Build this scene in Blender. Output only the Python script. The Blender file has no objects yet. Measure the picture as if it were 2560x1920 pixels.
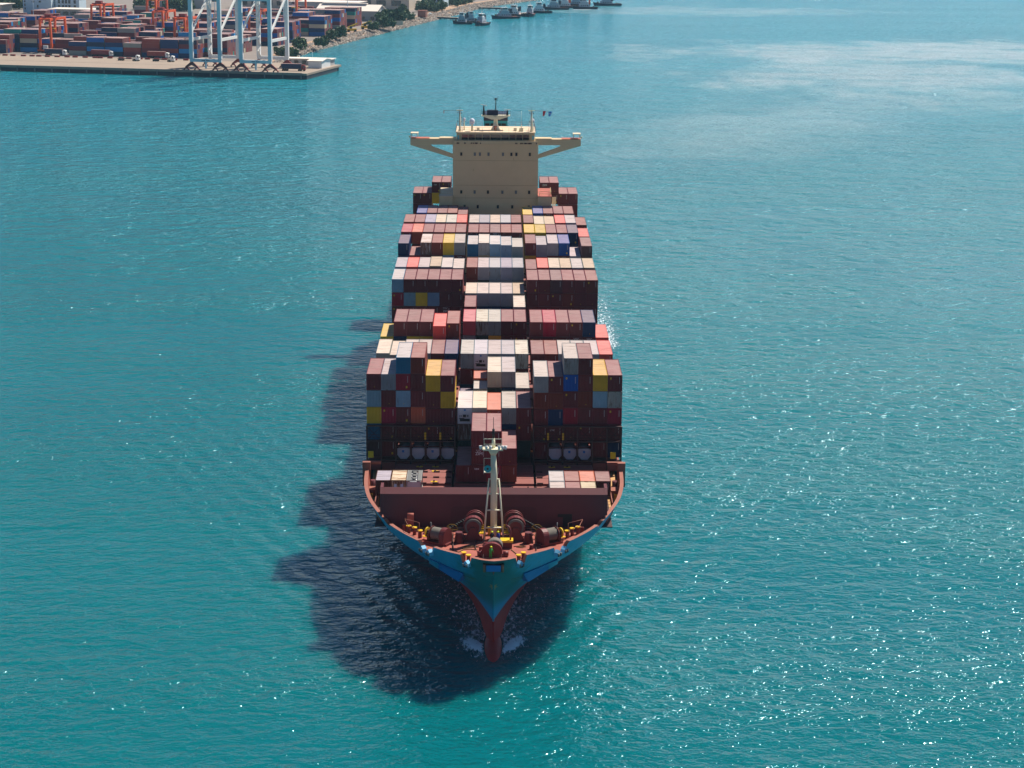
import bpy, math, random
import numpy as np
from mathutils import Vector, Matrix

R_ = math.radians
random.seed(7)
scene = bpy.context.scene
COL = scene.collection

# ------------------------------------------------------------------ camera
F_PX, PITCH, YAW, ROLL, CAM_H = 5180.0, 13.5, 0.5, 0.4, 112.0
cam_data = bpy.data.cameras.new("camera")
cam_data.sensor_fit = 'HORIZONTAL'
cam_data.sensor_width = 36.0
cam_data.lens = 36.0 * F_PX / 2560.0
cam_data.clip_start, cam_data.clip_end = 1.0, 60000.0
cam = bpy.data.objects.new("camera", cam_data)
COL.objects.link(cam)
cam.location = (0, 0, CAM_H)
_rot = Matrix.Rotation(-R_(YAW), 4, 'Z') @ Matrix.Rotation(R_(90 - PITCH), 4, 'X') @ Matrix.Rotation(R_(ROLL), 4, 'Z')
cam.rotation_euler = _rot.to_euler()
scene.camera = cam

# ------------------------------------------------------------------ sky, sun, exposure
SUN_DIR = Vector((0.48, 0.47, 1.0)).normalized()
SUN_EL = math.asin(SUN_DIR.z)
SUN_AZ = math.atan2(SUN_DIR.x, SUN_DIR.y)
world = bpy.data.worlds.new("World")
scene.world = world
world.use_nodes = True
wn = world.node_tree
wn.nodes.clear()
sky = wn.nodes.new("ShaderNodeTexSky")
sky.sky_type = 'NISHITA'
sky.sun_disc = False
sky.sun_elevation = SUN_EL
sky.sun_rotation = SUN_AZ
sky.altitude = 0
sky.air_density = 0.7
sky.dust_density = 0.0
sky.ozone_density = 5.0
bg = wn.nodes.new("ShaderNodeBackground")
bg.inputs[1].default_value = 0.068
wo = wn.nodes.new("ShaderNodeOutputWorld")
wn.links.new(sky.outputs[0], bg.inputs[0])
wn.links.new(bg.outputs[0], wo.inputs[0])
sun_data = bpy.data.lights.new("sun", 'SUN')
sun_data.energy = 5.0
sun_data.angle = R_(0.53)
sun_data.color = (1.0, 0.93, 0.83)
sun = bpy.data.objects.new("sun", sun_data)
COL.objects.link(sun)
sun.rotation_euler = SUN_DIR.to_track_quat('Z', 'Y').to_euler()
sun.location = (0, 0, 400)
scene.view_settings.view_transform = 'Standard'
scene.view_settings.look = 'None'
scene.view_settings.exposure = 0.5
scene.view_settings.gamma = 1.0
scene.view_settings.use_curve_mapping = False
scene.cycles.max_bounces = 6
scene.cycles.diffuse_bounces = 3
scene.cycles.glossy_bounces = 3
scene.cycles.transparent_max_bounces = 12
scene.cycles.volume_bounces = 1
scene.cycles.sample_clamp_indirect = 4.0

# ------------------------------------------------------------------ material helpers
def lin(r, g, b):
    f = lambda c: c / 12.92 if c <= 0.04045 else ((c + 0.055) / 1.055) ** 2.4
    return (f(r / 255), f(g / 255), f(b / 255), 1.0)

class NT:
    def __init__(self, m):
        self.t = m.node_tree
    def n(self, typ, **kw):
        nd = self.t.nodes.new(typ)
        for k, v in kw.items():
            setattr(nd, k, v)
        return nd
    def l(self, a, b):
        self.t.links.new(a, b)
    def math(self, op, a, b=None, clamp=False):
        nd = self.n("ShaderNodeMath", operation=op)
        nd.use_clamp = clamp
        for i, x in enumerate((a, b)):
            if x is None:
                continue
            if isinstance(x, (int, float)):
                nd.inputs[i].default_value = x
            else:
                self.l(x, nd.inputs[i])
        return nd.outputs[0]
    def mix(self, fac, a, b, blend='MIX'):
        nd = self.n("ShaderNodeMix", data_type='RGBA', blend_type=blend)
        for i, x in ((0, fac), (6, a), (7, b)):
            if isinstance(x, (int, float)):
                nd.inputs[i].default_value = x
            elif isinstance(x, tuple):
                nd.inputs[i].default_value = x
            else:
                self.l(x, nd.inputs[i])
        return nd.outputs[2]
    def noise(self, vec, scale, detail=3, rough=0.55, dist=0.0):
        nd = self.n("ShaderNodeTexNoise")
        nd.inputs['Scale'].default_value = scale
        nd.inputs['Detail'].default_value = detail
        nd.inputs['Roughness'].default_value = rough
        nd.inputs['Distortion'].default_value = dist
        if vec is not None:
            self.l(vec, nd.inputs['Vector'])
        return nd.outputs['Fac']
    def mapping(self, vec, scale=(1, 1, 1), rot=(0, 0, 0), loc=(0, 0, 0)):
        nd = self.n("ShaderNodeMapping")
        nd.inputs['Scale'].default_value = scale
        nd.inputs['Rotation'].default_value = rot
        nd.inputs['Location'].default_value = loc
        self.l(vec, nd.inputs['Vector'])
        return nd.outputs[0]
    def ramp(self, fac, lo, hi):
        nd = self.n("ShaderNodeMapRange")
        nd.interpolation_type = 'SMOOTHSTEP'
        nd.inputs['From Min'].default_value = lo
        nd.inputs['From Max'].default_value = hi
        self.l(fac, nd.inputs['Value'])
        return nd.outputs[0]

def new_mat(name):
    m = bpy.data.materials.new(name)
    m.use_nodes = True
    return m, NT(m), m.node_tree.nodes["Principled BSDF"]

RUST = lin(104, 58, 30)
MATS = {}
def paint(name, rgb, rough=0.5, var=0.25, rust=0.0, scale=1.0, streak=True, metal=0.0, spec=0.4):
    """paint, metal or concrete with low-frequency wear, vertical streaks and rust"""
    if name in MATS:
        return MATS[name]
    m, t, b = new_mat(name)
    geo = t.n("ShaderNodeNewGeometry").outputs['Position']
    n1 = t.noise(geo, 0.35 * scale, 4)
    n2 = t.noise(t.mapping(geo, (2.2 * scale, 2.2 * scale, 0.18 * scale)), 1.0, 4)
    base = lin(*rgb)
    dark = tuple(c * (1 - var) for c in base[:3]) + (1,)
    light = tuple(min(1, c * (1 + var * 0.6) + 0.01 * var) for c in base[:3]) + (1,)
    col = t.mix(n1, dark, light)
    col = t.mix(t.math('MULTIPLY', t.ramp(n2, 0.5, 0.75), 0.25 * var * 2), col, dark)
    if rust > 0:
        n3 = t.noise(t.mapping(geo, (1.6 * scale, 1.6 * scale, (0.35 if streak else 1.6) * scale)), 1.3, 6, 0.65)
        col = t.mix(t.math('MULTIPLY', t.ramp(n3, 0.66 - 0.16 * rust, 0.80 - 0.10 * rust), min(1, 0.5 + rust)), col, RUST)
    t.l(col, b.inputs['Base Color'])
    b.inputs['Roughness'].default_value = rough
    b.inputs['Metallic'].default_value = metal
    b.inputs['Specular IOR Level'].default_value = spec
    MATS[name] = m
    return m

def container_mats():
    """paint that reads the object's own colour; the alpha is the amount of rust"""
    out = []
    for kind in ("wall", "roof", "frame"):
        m, t, b = new_mat("container_" + kind)
        oi = t.n("ShaderNodeObjectInfo")
        tc = t.n("ShaderNodeTexCoord").outputs['Object']
        off = t.n("ShaderNodeVectorMath", operation='MULTIPLY_ADD')
        t.l(tc, off.inputs[0])
        off.inputs[1].default_value = (1, 1, 1)
        comb = t.n("ShaderNodeCombineXYZ")
        r = t.math('MULTIPLY', oi.outputs['Random'], 211.0)
        t.l(r, comb.inputs[0]); t.l(r, comb.inputs[1]); t.l(r, comb.inputs[2])
        t.l(comb.outputs[0], off.inputs[2])
        v = off.outputs[0]
        col = oi.outputs['Color']
        rust_amt = oi.outputs['Alpha']
        n1 = t.noise(v, 0.5, 4)
        if kind == "roof":
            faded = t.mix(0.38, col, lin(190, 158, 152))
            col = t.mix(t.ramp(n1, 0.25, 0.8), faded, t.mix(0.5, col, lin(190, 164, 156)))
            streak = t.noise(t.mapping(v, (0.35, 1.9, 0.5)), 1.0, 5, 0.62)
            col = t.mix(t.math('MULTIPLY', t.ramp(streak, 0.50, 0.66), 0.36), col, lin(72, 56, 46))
            thr = t.math('SUBTRACT', 0.80, t.math('MULTIPLY', rust_amt, 0.30))
            fac = t.math('MULTIPLY', t.math('SUBTRACT', streak, thr), 9.0, clamp=True)
            col = t.mix(t.math('MULTIPLY', fac, 0.8), col, lin(136, 88, 46))
        else:
            col = t.mix(t.ramp(n1, 0.3, 0.8), t.mix(1.0, col, (0.80, 0.80, 0.80, 1), 'MULTIPLY'), col)
            streak = t.noise(t.mapping(v, (3.2, 3.2, 0.42)), 1.0, 5, 0.65)
            k = 0.46 if kind == "wall" else 0.50
            thr = t.math('SUBTRACT', 0.82, t.math('MULTIPLY', rust_amt, k))
            fac = t.math('MULTIPLY', t.math('SUBTRACT', streak, thr), 8.0, clamp=True)
            col = t.mix(t.math('MULTIPLY', fac, 0.9), col, lin(88, 50, 28))
        t.l(col, b.inputs['Base Color'])
        b.inputs['Roughness'].default_value = 0.62 if kind == "roof" else 0.5
        b.inputs['Specular IOR Level'].default_value = 0.3
        out.append(m)
    return out
M_CWALL, M_CROOF, M_CFRAME = container_mats()

M = dict(
    teal=paint("hull_teal_paint", (26, 128, 150), 0.38, 0.30, 0.16),
    blue=paint("sponson_blue_paint", (18, 112, 176), 0.38, 0.12, 0.05),
    red=paint("antifouling_red", (178, 46, 40), 0.55, 0.30, 0.10),
    deck=paint("deck_red_oxide", (160, 86, 72), 0.75, 0.42, 0.38, streak=False),
    hatch=paint("hatch_red_oxide", (140, 82, 74), 0.72, 0.30, 0.12, streak=False),
    maroon=paint("breakwater_maroon", (98, 42, 48), 0.6, 0.26, 0.14),
    maroon2=paint("winch_maroon", (106, 38, 38), 0.5, 0.35, 0.25, scale=2),
    rim=paint("bulwark_rim_paint", (150, 92, 76), 0.7, 0.30, 0.35, streak=False),
    cream=paint("deckhouse_cream", (206, 180, 138), 0.55, 0.10, 0.10),
    creamdeck=paint("monkey_deck_cream", (214, 190, 160), 0.7, 0.12),
    mast=paint("mast_cream", (224, 216, 186), 0.45, 0.15, 0.04),
    glass=paint("dark_glass", (30, 36, 44), 0.12, 0.2, spec=0.8),
    funnel=paint("funnel_teal", (20, 150, 160), 0.45, 0.10),
    black=paint("black_steel", (28, 28, 30), 0.6, 0.3),
    navy=paint("navy_steel", (28, 40, 62), 0.5, 0.2),
    white=paint("white_paint", (222, 222, 218), 0.5, 0.06, 0.02),
    tankw=paint("tank_white", (182, 184, 190), 0.4, 0.14, 0.12),
    yellow=paint("yellow_paint", (216, 176, 22), 0.5, 0.10),
    rope=paint("mooring_rope", (112, 106, 98), 0.9, 0.35, scale=4),
    darksteel=paint("dark_deck_steel", (70, 42, 40), 0.65, 0.3, 0.2),
    tan=paint("tan_deck", (190, 146, 96), 0.8, 0.25, 0.12, streak=False),
    crane=paint("crane_pale_blue", (222, 222, 220), 0.5, 0.06),
    cranew=paint("crane_white", (226, 224, 218), 0.5, 0.06),
    orange=paint("gantry_orange", (226, 92, 40), 0.5, 0.12),
    bogie=paint("bogie_maroon", (130, 44, 38), 0.55, 0.2),
    concrete=paint("quay_concrete", (150, 134, 118), 0.85, 0.14, scale=0.2, streak=False),
    quayface=paint("quay_wall_dark", (52, 58, 66), 0.85, 0.35, 0.1),
    fender=paint("fender_grey", (112, 112, 110), 0.8, 0.2),
    rock=paint("riprap_stone", (158, 146, 134), 0.9, 0.35, scale=3, streak=False),
    earth=paint("dry_earth", (168, 138, 112), 0.95, 0.25, scale=0.3, streak=False),
    asphalt=paint("yard_asphalt", (128, 118, 110), 0.9, 0.2, scale=0.2, streak=False),
    roofw=paint("pale_sheet_roof", (226, 214, 200), 0.6, 0.10, 0.03, scale=0.5),
    wallg=paint("grey_sheet_wall", (168, 168, 166), 0.7, 0.10, scale=0.5),
    wallb=paint("pale_blue_wall", (190, 208, 216), 0.7, 0.06, scale=0.4),
    wallc=paint("cream_wall", (200, 186, 166), 0.75, 0.1, scale=0.4),
    bluetin=paint("blue_awning", (40, 120, 190), 0.6, 0.1),
    trunk=paint("bark", (84, 66, 52), 0.9, 0.3, scale=4),
    tughull=paint("tug_hull_navy", (26, 40, 62), 0.5, 0.2),
    tuggrey=paint("tug_house_grey", (170, 176, 182), 0.5, 0.1),
    tyre=paint("tyre_black", (24, 24, 26), 0.9, 0.2),
    skin=paint("skin", (150, 104, 80), 0.6, 0.05),
    coverall=paint("dark_coverall", (32, 38, 48), 0.9, 0.2, scale=6),
    coverblue=paint("blue_coverall", (40, 70, 170), 0.9, 0.2, scale=6),
    covergreen=paint("green_vest", (60, 170, 70), 0.9, 0.2, scale=6),
    helmet=paint("yellow_helmet", (214, 226, 20), 0.4, 0.05),
    redflag=paint("red_flag_cloth", (200, 30, 44), 0.8, 0.1),
    blueflag=paint("blue_flag_cloth", (40, 120, 200), 0.8, 0.1),
)

# ------------------------------------------------------------------ mesh builder
class MB:
    def __init__(s):
        s.v, s.f, s.m, s.sm = [], [], [], []
    def face(s, idx, mi=0, smooth=False):
        s.f.append(tuple(idx)); s.m.append(mi); s.sm.append(smooth)
    def poly(s, pts, mi=0):
        b = len(s.v); s.v += [tuple(p) for p in pts]
        s.face(range(b, b + len(pts)), mi)
    def box(s, x0, x1, y0, y1, z0, z1, mi=0):
        b = len(s.v)
        s.v += [(x, y, z) for z in (z0, z1) for y in (y0, y1) for x in (x0, x1)]
        for q in ((0, 2, 3, 1), (4, 5, 7, 6), (0, 1, 5, 4), (2, 6, 7, 3), (0, 4, 6, 2), (1, 3, 7, 5)):
            s.face([b + i for i in q], mi)
    def bar(s, p0, p1, w, h=None, mi=0):
        """square bar between two points, w across, h up"""
        h = h or w
        a, b_ = Vector(p0), Vector(p1)
        d = (b_ - a).normalized()
        up = Vector((0, 0, 1)) if abs(d.z) < 0.95 else Vector((0, 1, 0))
        sx = d.cross(up).normalized() * (w / 2)
        sy = sx.cross(d).normalized() * (h / 2)
        b = len(s.v)
        for c in (a, b_):
            for q in ((-1, -1), (1, -1), (1, 1), (-1, 1)):
                s.v.append(tuple(c + sx * q[0] + sy * q[1]))
        for q in ((0, 1, 2, 3), (7, 6, 5, 4), (0, 4, 5, 1), (1, 5, 6, 2), (2, 6, 7, 3), (3, 7, 4, 0)):
            s.face([b + i for i in q], mi)
    def tube(s, pts, rad, n=8, mi=0, caps=True, smooth=True):
        """round tube through points; rad a number or one per point"""
        pts = [Vector(p) for p in pts]
        rs = rad if isinstance(rad, (list, tuple)) else [rad] * len(pts)
        b = len(s.v)
        prev = None
        for i, p in enumerate(pts):
            d = (pts[min(i + 1, len(pts) - 1)] - pts[max(i - 1, 0)])
            d = d.normalized() if d.length > 1e-9 else Vector((0, 0, 1))
            if prev is None:
                ref = Vector((0, 0, 1)) if abs(d.z) < 0.9 else Vector((1, 0, 0))
                a = d.cross(ref).normalized()
            else:
                a = (prev - d * prev.dot(d)).normalized()
            prev = a
            c = d.cross(a)
            for k in range(n):
                w = 2 * math.pi * k / n
                s.v.append(tuple(p + (a * math.cos(w) + c * math.sin(w)) * rs[i]))
        for i in range(len(pts) - 1):
            for k in range(n):
                k2 = (k + 1) % n
                s.face((b + i * n + k, b + i * n + k2, b + (i + 1) * n + k2, b + (i + 1) * n + k), mi, smooth)
        if caps:
            s.face([b + k for k in range(n)][::-1], mi)
            s.face([b + (len(pts) - 1) * n + k for k in range(n)], mi)
    def prism(s, pts, axis, lo, hi, mi=0, mside=None):
        """polygon in the two other axes extruded along axis ('x','y','z') from lo to hi"""
        def P(a, b_, c):
            return {'x': (c, a, b_), 'y': (a, c, b_), 'z': (a, b_, c)}[axis]
        n = len(pts); b = len(s.v)
        s.v += [P(a, c, lo) for a, c in pts] + [P(a, c, hi) for a, c in pts]
        s.face([b + i for i in range(n)][::-1], mi)
        s.face([b + n + i for i in range(n)], mi)
        for i in range(n):
            j = (i + 1) % n
            s.face((b + i, b + j, b + n + j, b + n + i), mi if mside is None else mside)
    def sphere(s, c, r, nu=12, nv=8, mi=0, sc=(1, 1, 1)):
        b = len(s.v)
        for j in range(nv + 1):
            th = math.pi * j / nv
            for i in range(nu):
                ph = 2 * math.pi * i / nu
                s.v.append((c[0] + r * sc[0] * math.sin(th) * math.cos(ph), c[1] + r * sc[1] * math.sin(th) * math.sin(ph), c[2] + r * sc[2] * math.cos(th)))
        for j in range(nv):
            for i in range(nu):
                i2 = (i + 1) % nu
                s.face((b + j * nu + i, b + (j + 1) * nu + i, b + (j + 1) * nu + i2, b + j * nu + i2), mi, True)
    def grid(s, rows, mi=0, smooth=True, flip=False):
        """rows of equal-length point lists lofted"""
        b = len(s.v); n = len(rows[0])
        for r in rows:
            s.v += [tuple(p) for p in r]
        for i in range(len(rows) - 1):
            for k in range(n - 1):
                q = (b + i * n + k, b + i * n + k + 1, b + (i + 1) * n + k + 1, b + (i + 1) * n + k)
                s.face(q[::-1] if flip else q, mi(i, k) if callable(mi) else mi, smooth)
    def mesh(s, name, mats, off=(0, 0, 0)):
        me = bpy.data.meshes.new(name)
        vv = s.v if off == (0, 0, 0) else [(x - off[0], y - off[1], z - off[2]) for x, y, z in s.v]
        me.from_pydata(vv, [], s.f)
        for m in mats:
            me.materials.append(m)
        me.polygons.foreach_set('material_index', s.m)
        me.polygons.foreach_set('use_smooth', s.sm)
        me.update()
        return me

def tag(o, label=None, cat=None, group=None, kind=None):
    if label: o['label'] = label
    if cat: o['category'] = cat
    if group: o['group'] = group
    if kind: o['kind'] = kind
    return o
def obj(name, me, parent=None, loc=(0, 0, 0), rotz=0.0):
    o = bpy.data.objects.new(name, me)
    COL.objects.link(o)
    o.location = loc
    o.rotation_euler = (0, 0, rotz)
    if parent is not None:
        o.parent = parent
    return o
def thing(name, label, cat, loc=(0, 0, 0), rotz=0.0, group=None):
    return tag(obj(name, None, None, loc, rotz), label, cat, group)
def copy_tree(o, parent=None):
    c = o.copy()
    COL.objects.link(c)
    if parent is not None:
        c.parent = parent
    for ch in list(o.children):
        copy_tree(ch, c)
    return c
def aslist(m):
    return list(m) if isinstance(m, (list, tuple)) else [m]
def part(name, mb, mats, parent, off=(0, 0, 0)):
    """a part whose vertices are given in its thing's frame shifted by off"""
    return obj(name, mb.mesh(name, aslist(mats), off), parent)

# ------------------------------------------------------------------ setting: sea
def sea_material():
    m, t, b = new_mat("sea_water")
    pos = t.n("ShaderNodeNewGeometry").outputs['Position']
    # sea chop in several wavelengths, crests drawn out across the wind
    ROT = (0, 0, R_(-14))
    warp = t.n("ShaderNodeTexNoise"); warp.inputs['Scale'].default_value = 0.02; warp.inputs['Detail'].default_value = 2
    t.l(pos, warp.inputs['Vector'])
    def oct_(lx, ly, amp, detail, rough=0.5, rot=ROT, dist=0.4):
        v = t.mapping(pos, (1.0 / lx, 1.0 / ly, 1.0), rot)
        return t.math('MULTIPLY', t.noise(v, 1.0, detail, rough, dist), amp)
    patches = t.ramp(t.noise(t.mapping(pos, (1 / 220.0, 1 / 60.0, 1)), 1.0, 4, 0.6), 0.30, 0.72)
    h = t.math('ADD', oct_(5.2, 3.4, 1.15, 2), oct_(1.9, 1.35, 0.46, 2, 0.55, (0, 0, R_(-26))))
    h = t.math('ADD', h, oct_(0.95, 0.75, 0.25, 2, 0.55, (0, 0, R_(16))))
    h = t.math('ADD', h, oct_(0.45, 0.40, 0.085, 1, 0.5, (0, 0, R_(-8))))
    h = t.math('MULTIPLY', h, t.math('ADD', 0.62, t.math('MULTIPLY', patches, 0.72)))
    sep0 = t.n("ShaderNodeSeparateXYZ"); t.l(pos, sep0.inputs[0])
    h = t.math('MULTIPLY', h, t.math('ADD', 1.0, t.math('MULTIPLY', t.ramp(sep0.outputs[1], 330.0, 900.0), 1.3)))
    h = t.math('ADD', h, t.math('MULTIPLY', oct_(15.0, 10.0, 5.0, 3, 0.6, (0, 0, R_(-12))), t.ramp(sep0.outputs[1], 360.0, 800.0)))
    # diverging bow waves that trail from both shoulders of the ship
    ax = t.math('ABSOLUTE', sep0.outputs[0]); sa = t.math('SUBTRACT', sep0.outputs[1], 290.0)
    ph = t.math('SUBTRACT', t.math('MULTIPLY', ax, 0.86), t.math('MULTIPLY', sa, 0.40))
    ph = t.math('ADD', ph, t.math('MULTIPLY', t.noise(t.mapping(pos, (1 / 16.0, 1 / 16.0, 1)), 1.0, 2), 5.0))
    env = t.math('SUBTRACT', ax, t.math('ADD', 9.0, t.math('MULTIPLY', sa, 0.42)))
    env = t.math('MULTIPLY', env, 1 / 17.0)
    env = t.math('DIVIDE', 1.0, t.math('ADD', 1.0, t.math('POWER', t.math('ABSOLUTE', env), 4.0)))
    env = t.math('MULTIPLY', env, t.math('MULTIPLY', t.ramp(sa, -4.0, 14.0), t.math('SUBTRACT', 1.0, t.ramp(sa, 90.0, 250.0))))
    wv = t.math('MULTIPLY', t.math('SINE', t.math('MULTIPLY', ph, 2 * math.pi / 4.6)), t.math('MULTIPLY', env, 0.12))
    h = t.math('ADD', h, wv)
    bump = t.n("ShaderNodeBump")
    bump.inputs['Strength'].default_value = 1.0
    bump.inputs['Distance'].default_value = 1.0
    t.l(h, bump.inputs['Height'])
    t.l(bump.outputs[0], b.inputs['Normal'])
    # water colour: green-teal nearby, bluer and paler with distance, pale silt plume carried by the current
    sep = t.n("ShaderNodeSeparateXYZ"); t.l(pos, sep.inputs[0])
    x, y = sep.outputs[0], sep.outputs[1]
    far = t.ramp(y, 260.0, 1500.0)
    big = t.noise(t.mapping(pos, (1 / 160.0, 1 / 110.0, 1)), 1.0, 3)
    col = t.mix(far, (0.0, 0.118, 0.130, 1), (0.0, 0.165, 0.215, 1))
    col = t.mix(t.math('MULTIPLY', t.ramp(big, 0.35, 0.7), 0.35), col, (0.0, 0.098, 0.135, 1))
    wob = t.math('MULTIPLY', t.math('SUBTRACT', t.noise(t.mapping(pos, (1 / 60.0, 1 / 95.0, 1)), 1.0, 6, 0.66), 0.5), 3.0)
    def blob(cx, cy, sx, sy, rot):
        c, s_ = math.cos(R_(rot)), math.sin(R_(rot))
        dx, dy = t.math('SUBTRACT', x, cx), t.math('SUBTRACT', y, cy)
        a = t.math('MULTIPLY', t.math('ADD', t.math('MULTIPLY', dx, c), t.math('MULTIPLY', dy, s_)), 1 / sx)
        e = t.math('MULTIPLY', t.math('SUBTRACT', t.math('MULTIPLY', dy, c), t.math('MULTIPLY', dx, s_)), 1 / sy)
        r = t.math('SQRT', t.math('ADD', t.math('MULTIPLY', a, a), t.math('MULTIPLY', e, e)))
        return t.math('SUBTRACT', 1.0, t.ramp(t.math('ADD', r, wob), 0.35, 1.5))
    silt = blob(315, 1470, 180, 105, 6)
    silt = t.math('MAXIMUM', silt, t.math('MULTIPLY', blob(245, 1290, 105, 165, -14), 0.80))
    silt = t.math('MAXIMUM', silt, t.math('MULTIPLY', blob(140, 1020, 55, 150, -28), 0.42))
    silt = t.math('MAXIMUM', silt, t.math('MULTIPLY', blob(420, 1370, 75, 80, 0), 0.95))
    silt = t.math('MAXIMUM', silt, t.math('MULTIPLY', blob(190, 1960, 150, 60, 0), 0.5))
    fib = t.ramp(t.noise(t.mapping(pos, (1 / 34.0, 1 / 26.0, 1), (0, 0, R_(20))), 1.0, 6, 0.7), 0.08, 0.66)
    col = t.mix(t.math('MULTIPLY', t.math('MULTIPLY', silt, fib), 0.9), col, (0.30, 0.35, 0.35, 1))
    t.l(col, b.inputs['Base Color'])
    # unresolved ripples: rougher out in the open bay than in the lee of the ship
    t.l(t.math('ADD', 0.10, t.math('MULTIPLY', t.ramp(y, 420.0, 1500.0), 0.05)), b.inputs['Roughness'])
    b.inputs['Subsurface Weight'].default_value = 1.0
    b.inputs['Subsurface Radius'].default_value = (0.6, 3.2, 4.0)
    b.inputs['Subsurface Scale'].default_value = 9.0
    b.inputs['IOR'].default_value = 1.33
    b.inputs['Specular IOR Level'].default_value = 0.5
    b.inputs['Specular Tint'].default_value = (0.36, 0.80, 1.0, 1)
    return m
sea = MB()
S_ = 11500.0
sea.poly([(-S_, -S_, 0), (S_, -S_, 0), (S_, S_, 0), (-S_, S_, 0)])
tag(obj("sea", sea.mesh("sea", [sea_material()])), kind='structure')

# ------------------------------------------------------------------ container ship
SHIP = Vector((0, 455, 0))
ship = thing("container_ship", "large container ship with teal bow, cream deckhouse and stacked containers, heading this way", "ship", SHIP)
SO = tuple(SHIP)
def sp(name, mb, mats, parent=None):
    """ship part: vertices in world coordinates"""
    return obj(name, mb.mesh(name, aslist(mats), SO), parent or ship)
def sub(name, mb, mats, parent):
    return obj(name, mb.mesh(name, aslist(mats), SO), parent)

# half-breadth tables (half-breadth, Y) per level
LV = {
    -2.0: [(0, 299), (1.6, 305), (3.4, 320), (7, 335), (11, 350), (15.5, 370), (18.8, 390), (20.8, 410), (21.4, 440)],
    0.0: [(0, 297), (0.8, 299), (1.5, 303.2), (2.1, 309.3), (3.7, 318.4), (5.7, 326.2), (8.2, 335), (12, 350), (16.5, 370), (19.5, 390), (21.1, 410), (21.4, 440)],
    5.0: [(0, 293.6), (1.1, 298.3), (2.8, 305.0), (4.6, 312.0), (7, 320.5), (10, 331), (14, 346), (18, 366), (20.5, 388), (21.3, 405), (21.4, 440)],
    10.0: [(0, 289.6), (2.4, 292.8), (4.9, 297.2), (8, 303), (11, 309.5), (14, 317.5), (17, 328), (19.5, 342), (21, 362), (21.4, 440)],
    14.6: [(0, 286.0), (2.6, 286.9), (4.6, 288.4), (8, 292.3), (9.5, 294.2), (11.3, 296.8), (13.5, 301.0), (15.6, 306.0), (16.8, 309.6), (18.8, 316.8), (20.5, 327), (21.3, 340), (21.4, 440)],
    18.2: [(0, 281.9), (1.6, 282.3), (3.1, 283.4), (4.6, 284.9), (6.8, 286.4), (8.85, 288.4), (10.95, 291.4), (13.6, 295.5), (16.05, 300.2), (17.0, 303.0), (18.1, 306.6), (20.3, 314.8), (21.4, 323.5), (21.6, 333), (21.5, 352), (21.4, 440)],
}
NS = 72
def level_curve(z):
    tb = LV[z]
    hb = np.array([p[0] for p in tb]); yy = np.array([p[1] for p in tb], float)
    d = np.concatenate([[0], np.cumsum(np.hypot(np.diff(hb) , np.diff(yy)))])
    t = np.linspace(0, 1, NS) ** 1.7 * d[-1]
    H, Y = np.interp(t, d, hb), np.interp(t, d, yy)
    for _ in range(3):                      # ease the corners of the table
        H[1:-1] = 0.25 * H[:-2] + 0.5 * H[1:-1] + 0.25 * H[2:]
        Y[1:-1] = 0.25 * Y[:-2] + 0.5 * Y[1:-1] + 0.25 * Y[2:]
    return H, Y
ZL = sorted(LV)
CUR = {z: level_curve(z) for z in ZL}
def curve_at(z):
    """level curve at any height, a smooth cubic through the tabled levels"""
    z = min(max(z, ZL[0]), ZL[-1])
    i = max(k for k in range(len(ZL) - 1) if ZL[k] <= z)
    t = (z - ZL[i]) / (ZL[i + 1] - ZL[i])
    def g(k):
        return CUR[ZL[min(max(k, 0), len(ZL) - 1)]]
    out = []
    for c in (0, 1):
        p0, p1, p2, p3 = g(i - 1)[c], g(i)[c], g(i + 1)[c], g(i + 2)[c]
        if i == len(ZL) - 2:
            out.append(p1 + (p2 - p1) * t)
        else:
            out.append(0.5 * (2 * p1 + (p2 - p0) * t + (2 * p0 - 5 * p1 + 4 * p2 - p3) * t * t + (3 * p1 - p0 - 3 * p2 + p3) * t ** 3))
    return out
hull = MB()
zs = [-2, 0, 1.7, 3.4, 5.0, 7, 9, 11, 13, 14.6]
for side in (1, -1):
    rows = []
    for z in zs:
        H, Y = curve_at(z)
        rows.append([(side * H[k], Y[k], z) for k in range(NS)] + [(side * 21.4, 600, z), (side * 19.5, 628, z)])
    hull.grid(rows, mi=lambda i, k: 0 if i < 4 else 1, smooth=True, flip=(side < 0))
hull.poly([(-19.5, 628, -2), (19.5, 628, -2), (19.5, 628, 14.6), (-19.5, 628, 14.6)], 1)
def hull_paint():
    m, t, b = new_mat("hull_side_paint")
    pos = t.n("ShaderNodeNewGeometry").outputs['Position']
    sep = t.n("ShaderNodeSeparateXYZ"); t.l(pos, sep.inputs[0])
    ax = t.math('ABSOLUTE', sep.outputs[0])
    n1 = t.noise(pos, .5, 5, .6); n2 = t.noise(t.mapping(pos, (1.3, 1.3, .16)), 1.0, 5, .65)
    col = t.mix(n1, lin(16, 138, 188), lin(44, 168, 204))
    # weed and salt film that grows about the stem, wettest below the chock
    w = t.math('ADD', t.math('MULTIPLY', ax, .21), t.math('MULTIPLY', t.math('SUBTRACT', n1, .5), 1.6))
    zf = t.ramp(sep.outputs[2], 6.5, 9.5)
    col = t.mix(t.math('MULTIPLY', t.math('MULTIPLY', t.math('SUBTRACT', 1.0, t.ramp(w, .45, 1.35)), zf), .85), col, lin(24, 112, 104))
    col = t.mix(t.math('MULTIPLY', t.ramp(n2, .56, .74), .55), col, lin(46, 70, 62))
    n3 = t.noise(t.mapping(pos, (1.0, 1.0, .22), (0, 0, 0), (7, 3, 0)), 1.4, 6, .7)
    col = t.mix(t.math('MULTIPLY', t.ramp(n3, .62, .74), .6), col, lin(110, 84, 50))
    t.l(col, b.inputs['Base Color']); b.inputs['Roughness'].default_value = .42
    return m
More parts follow.
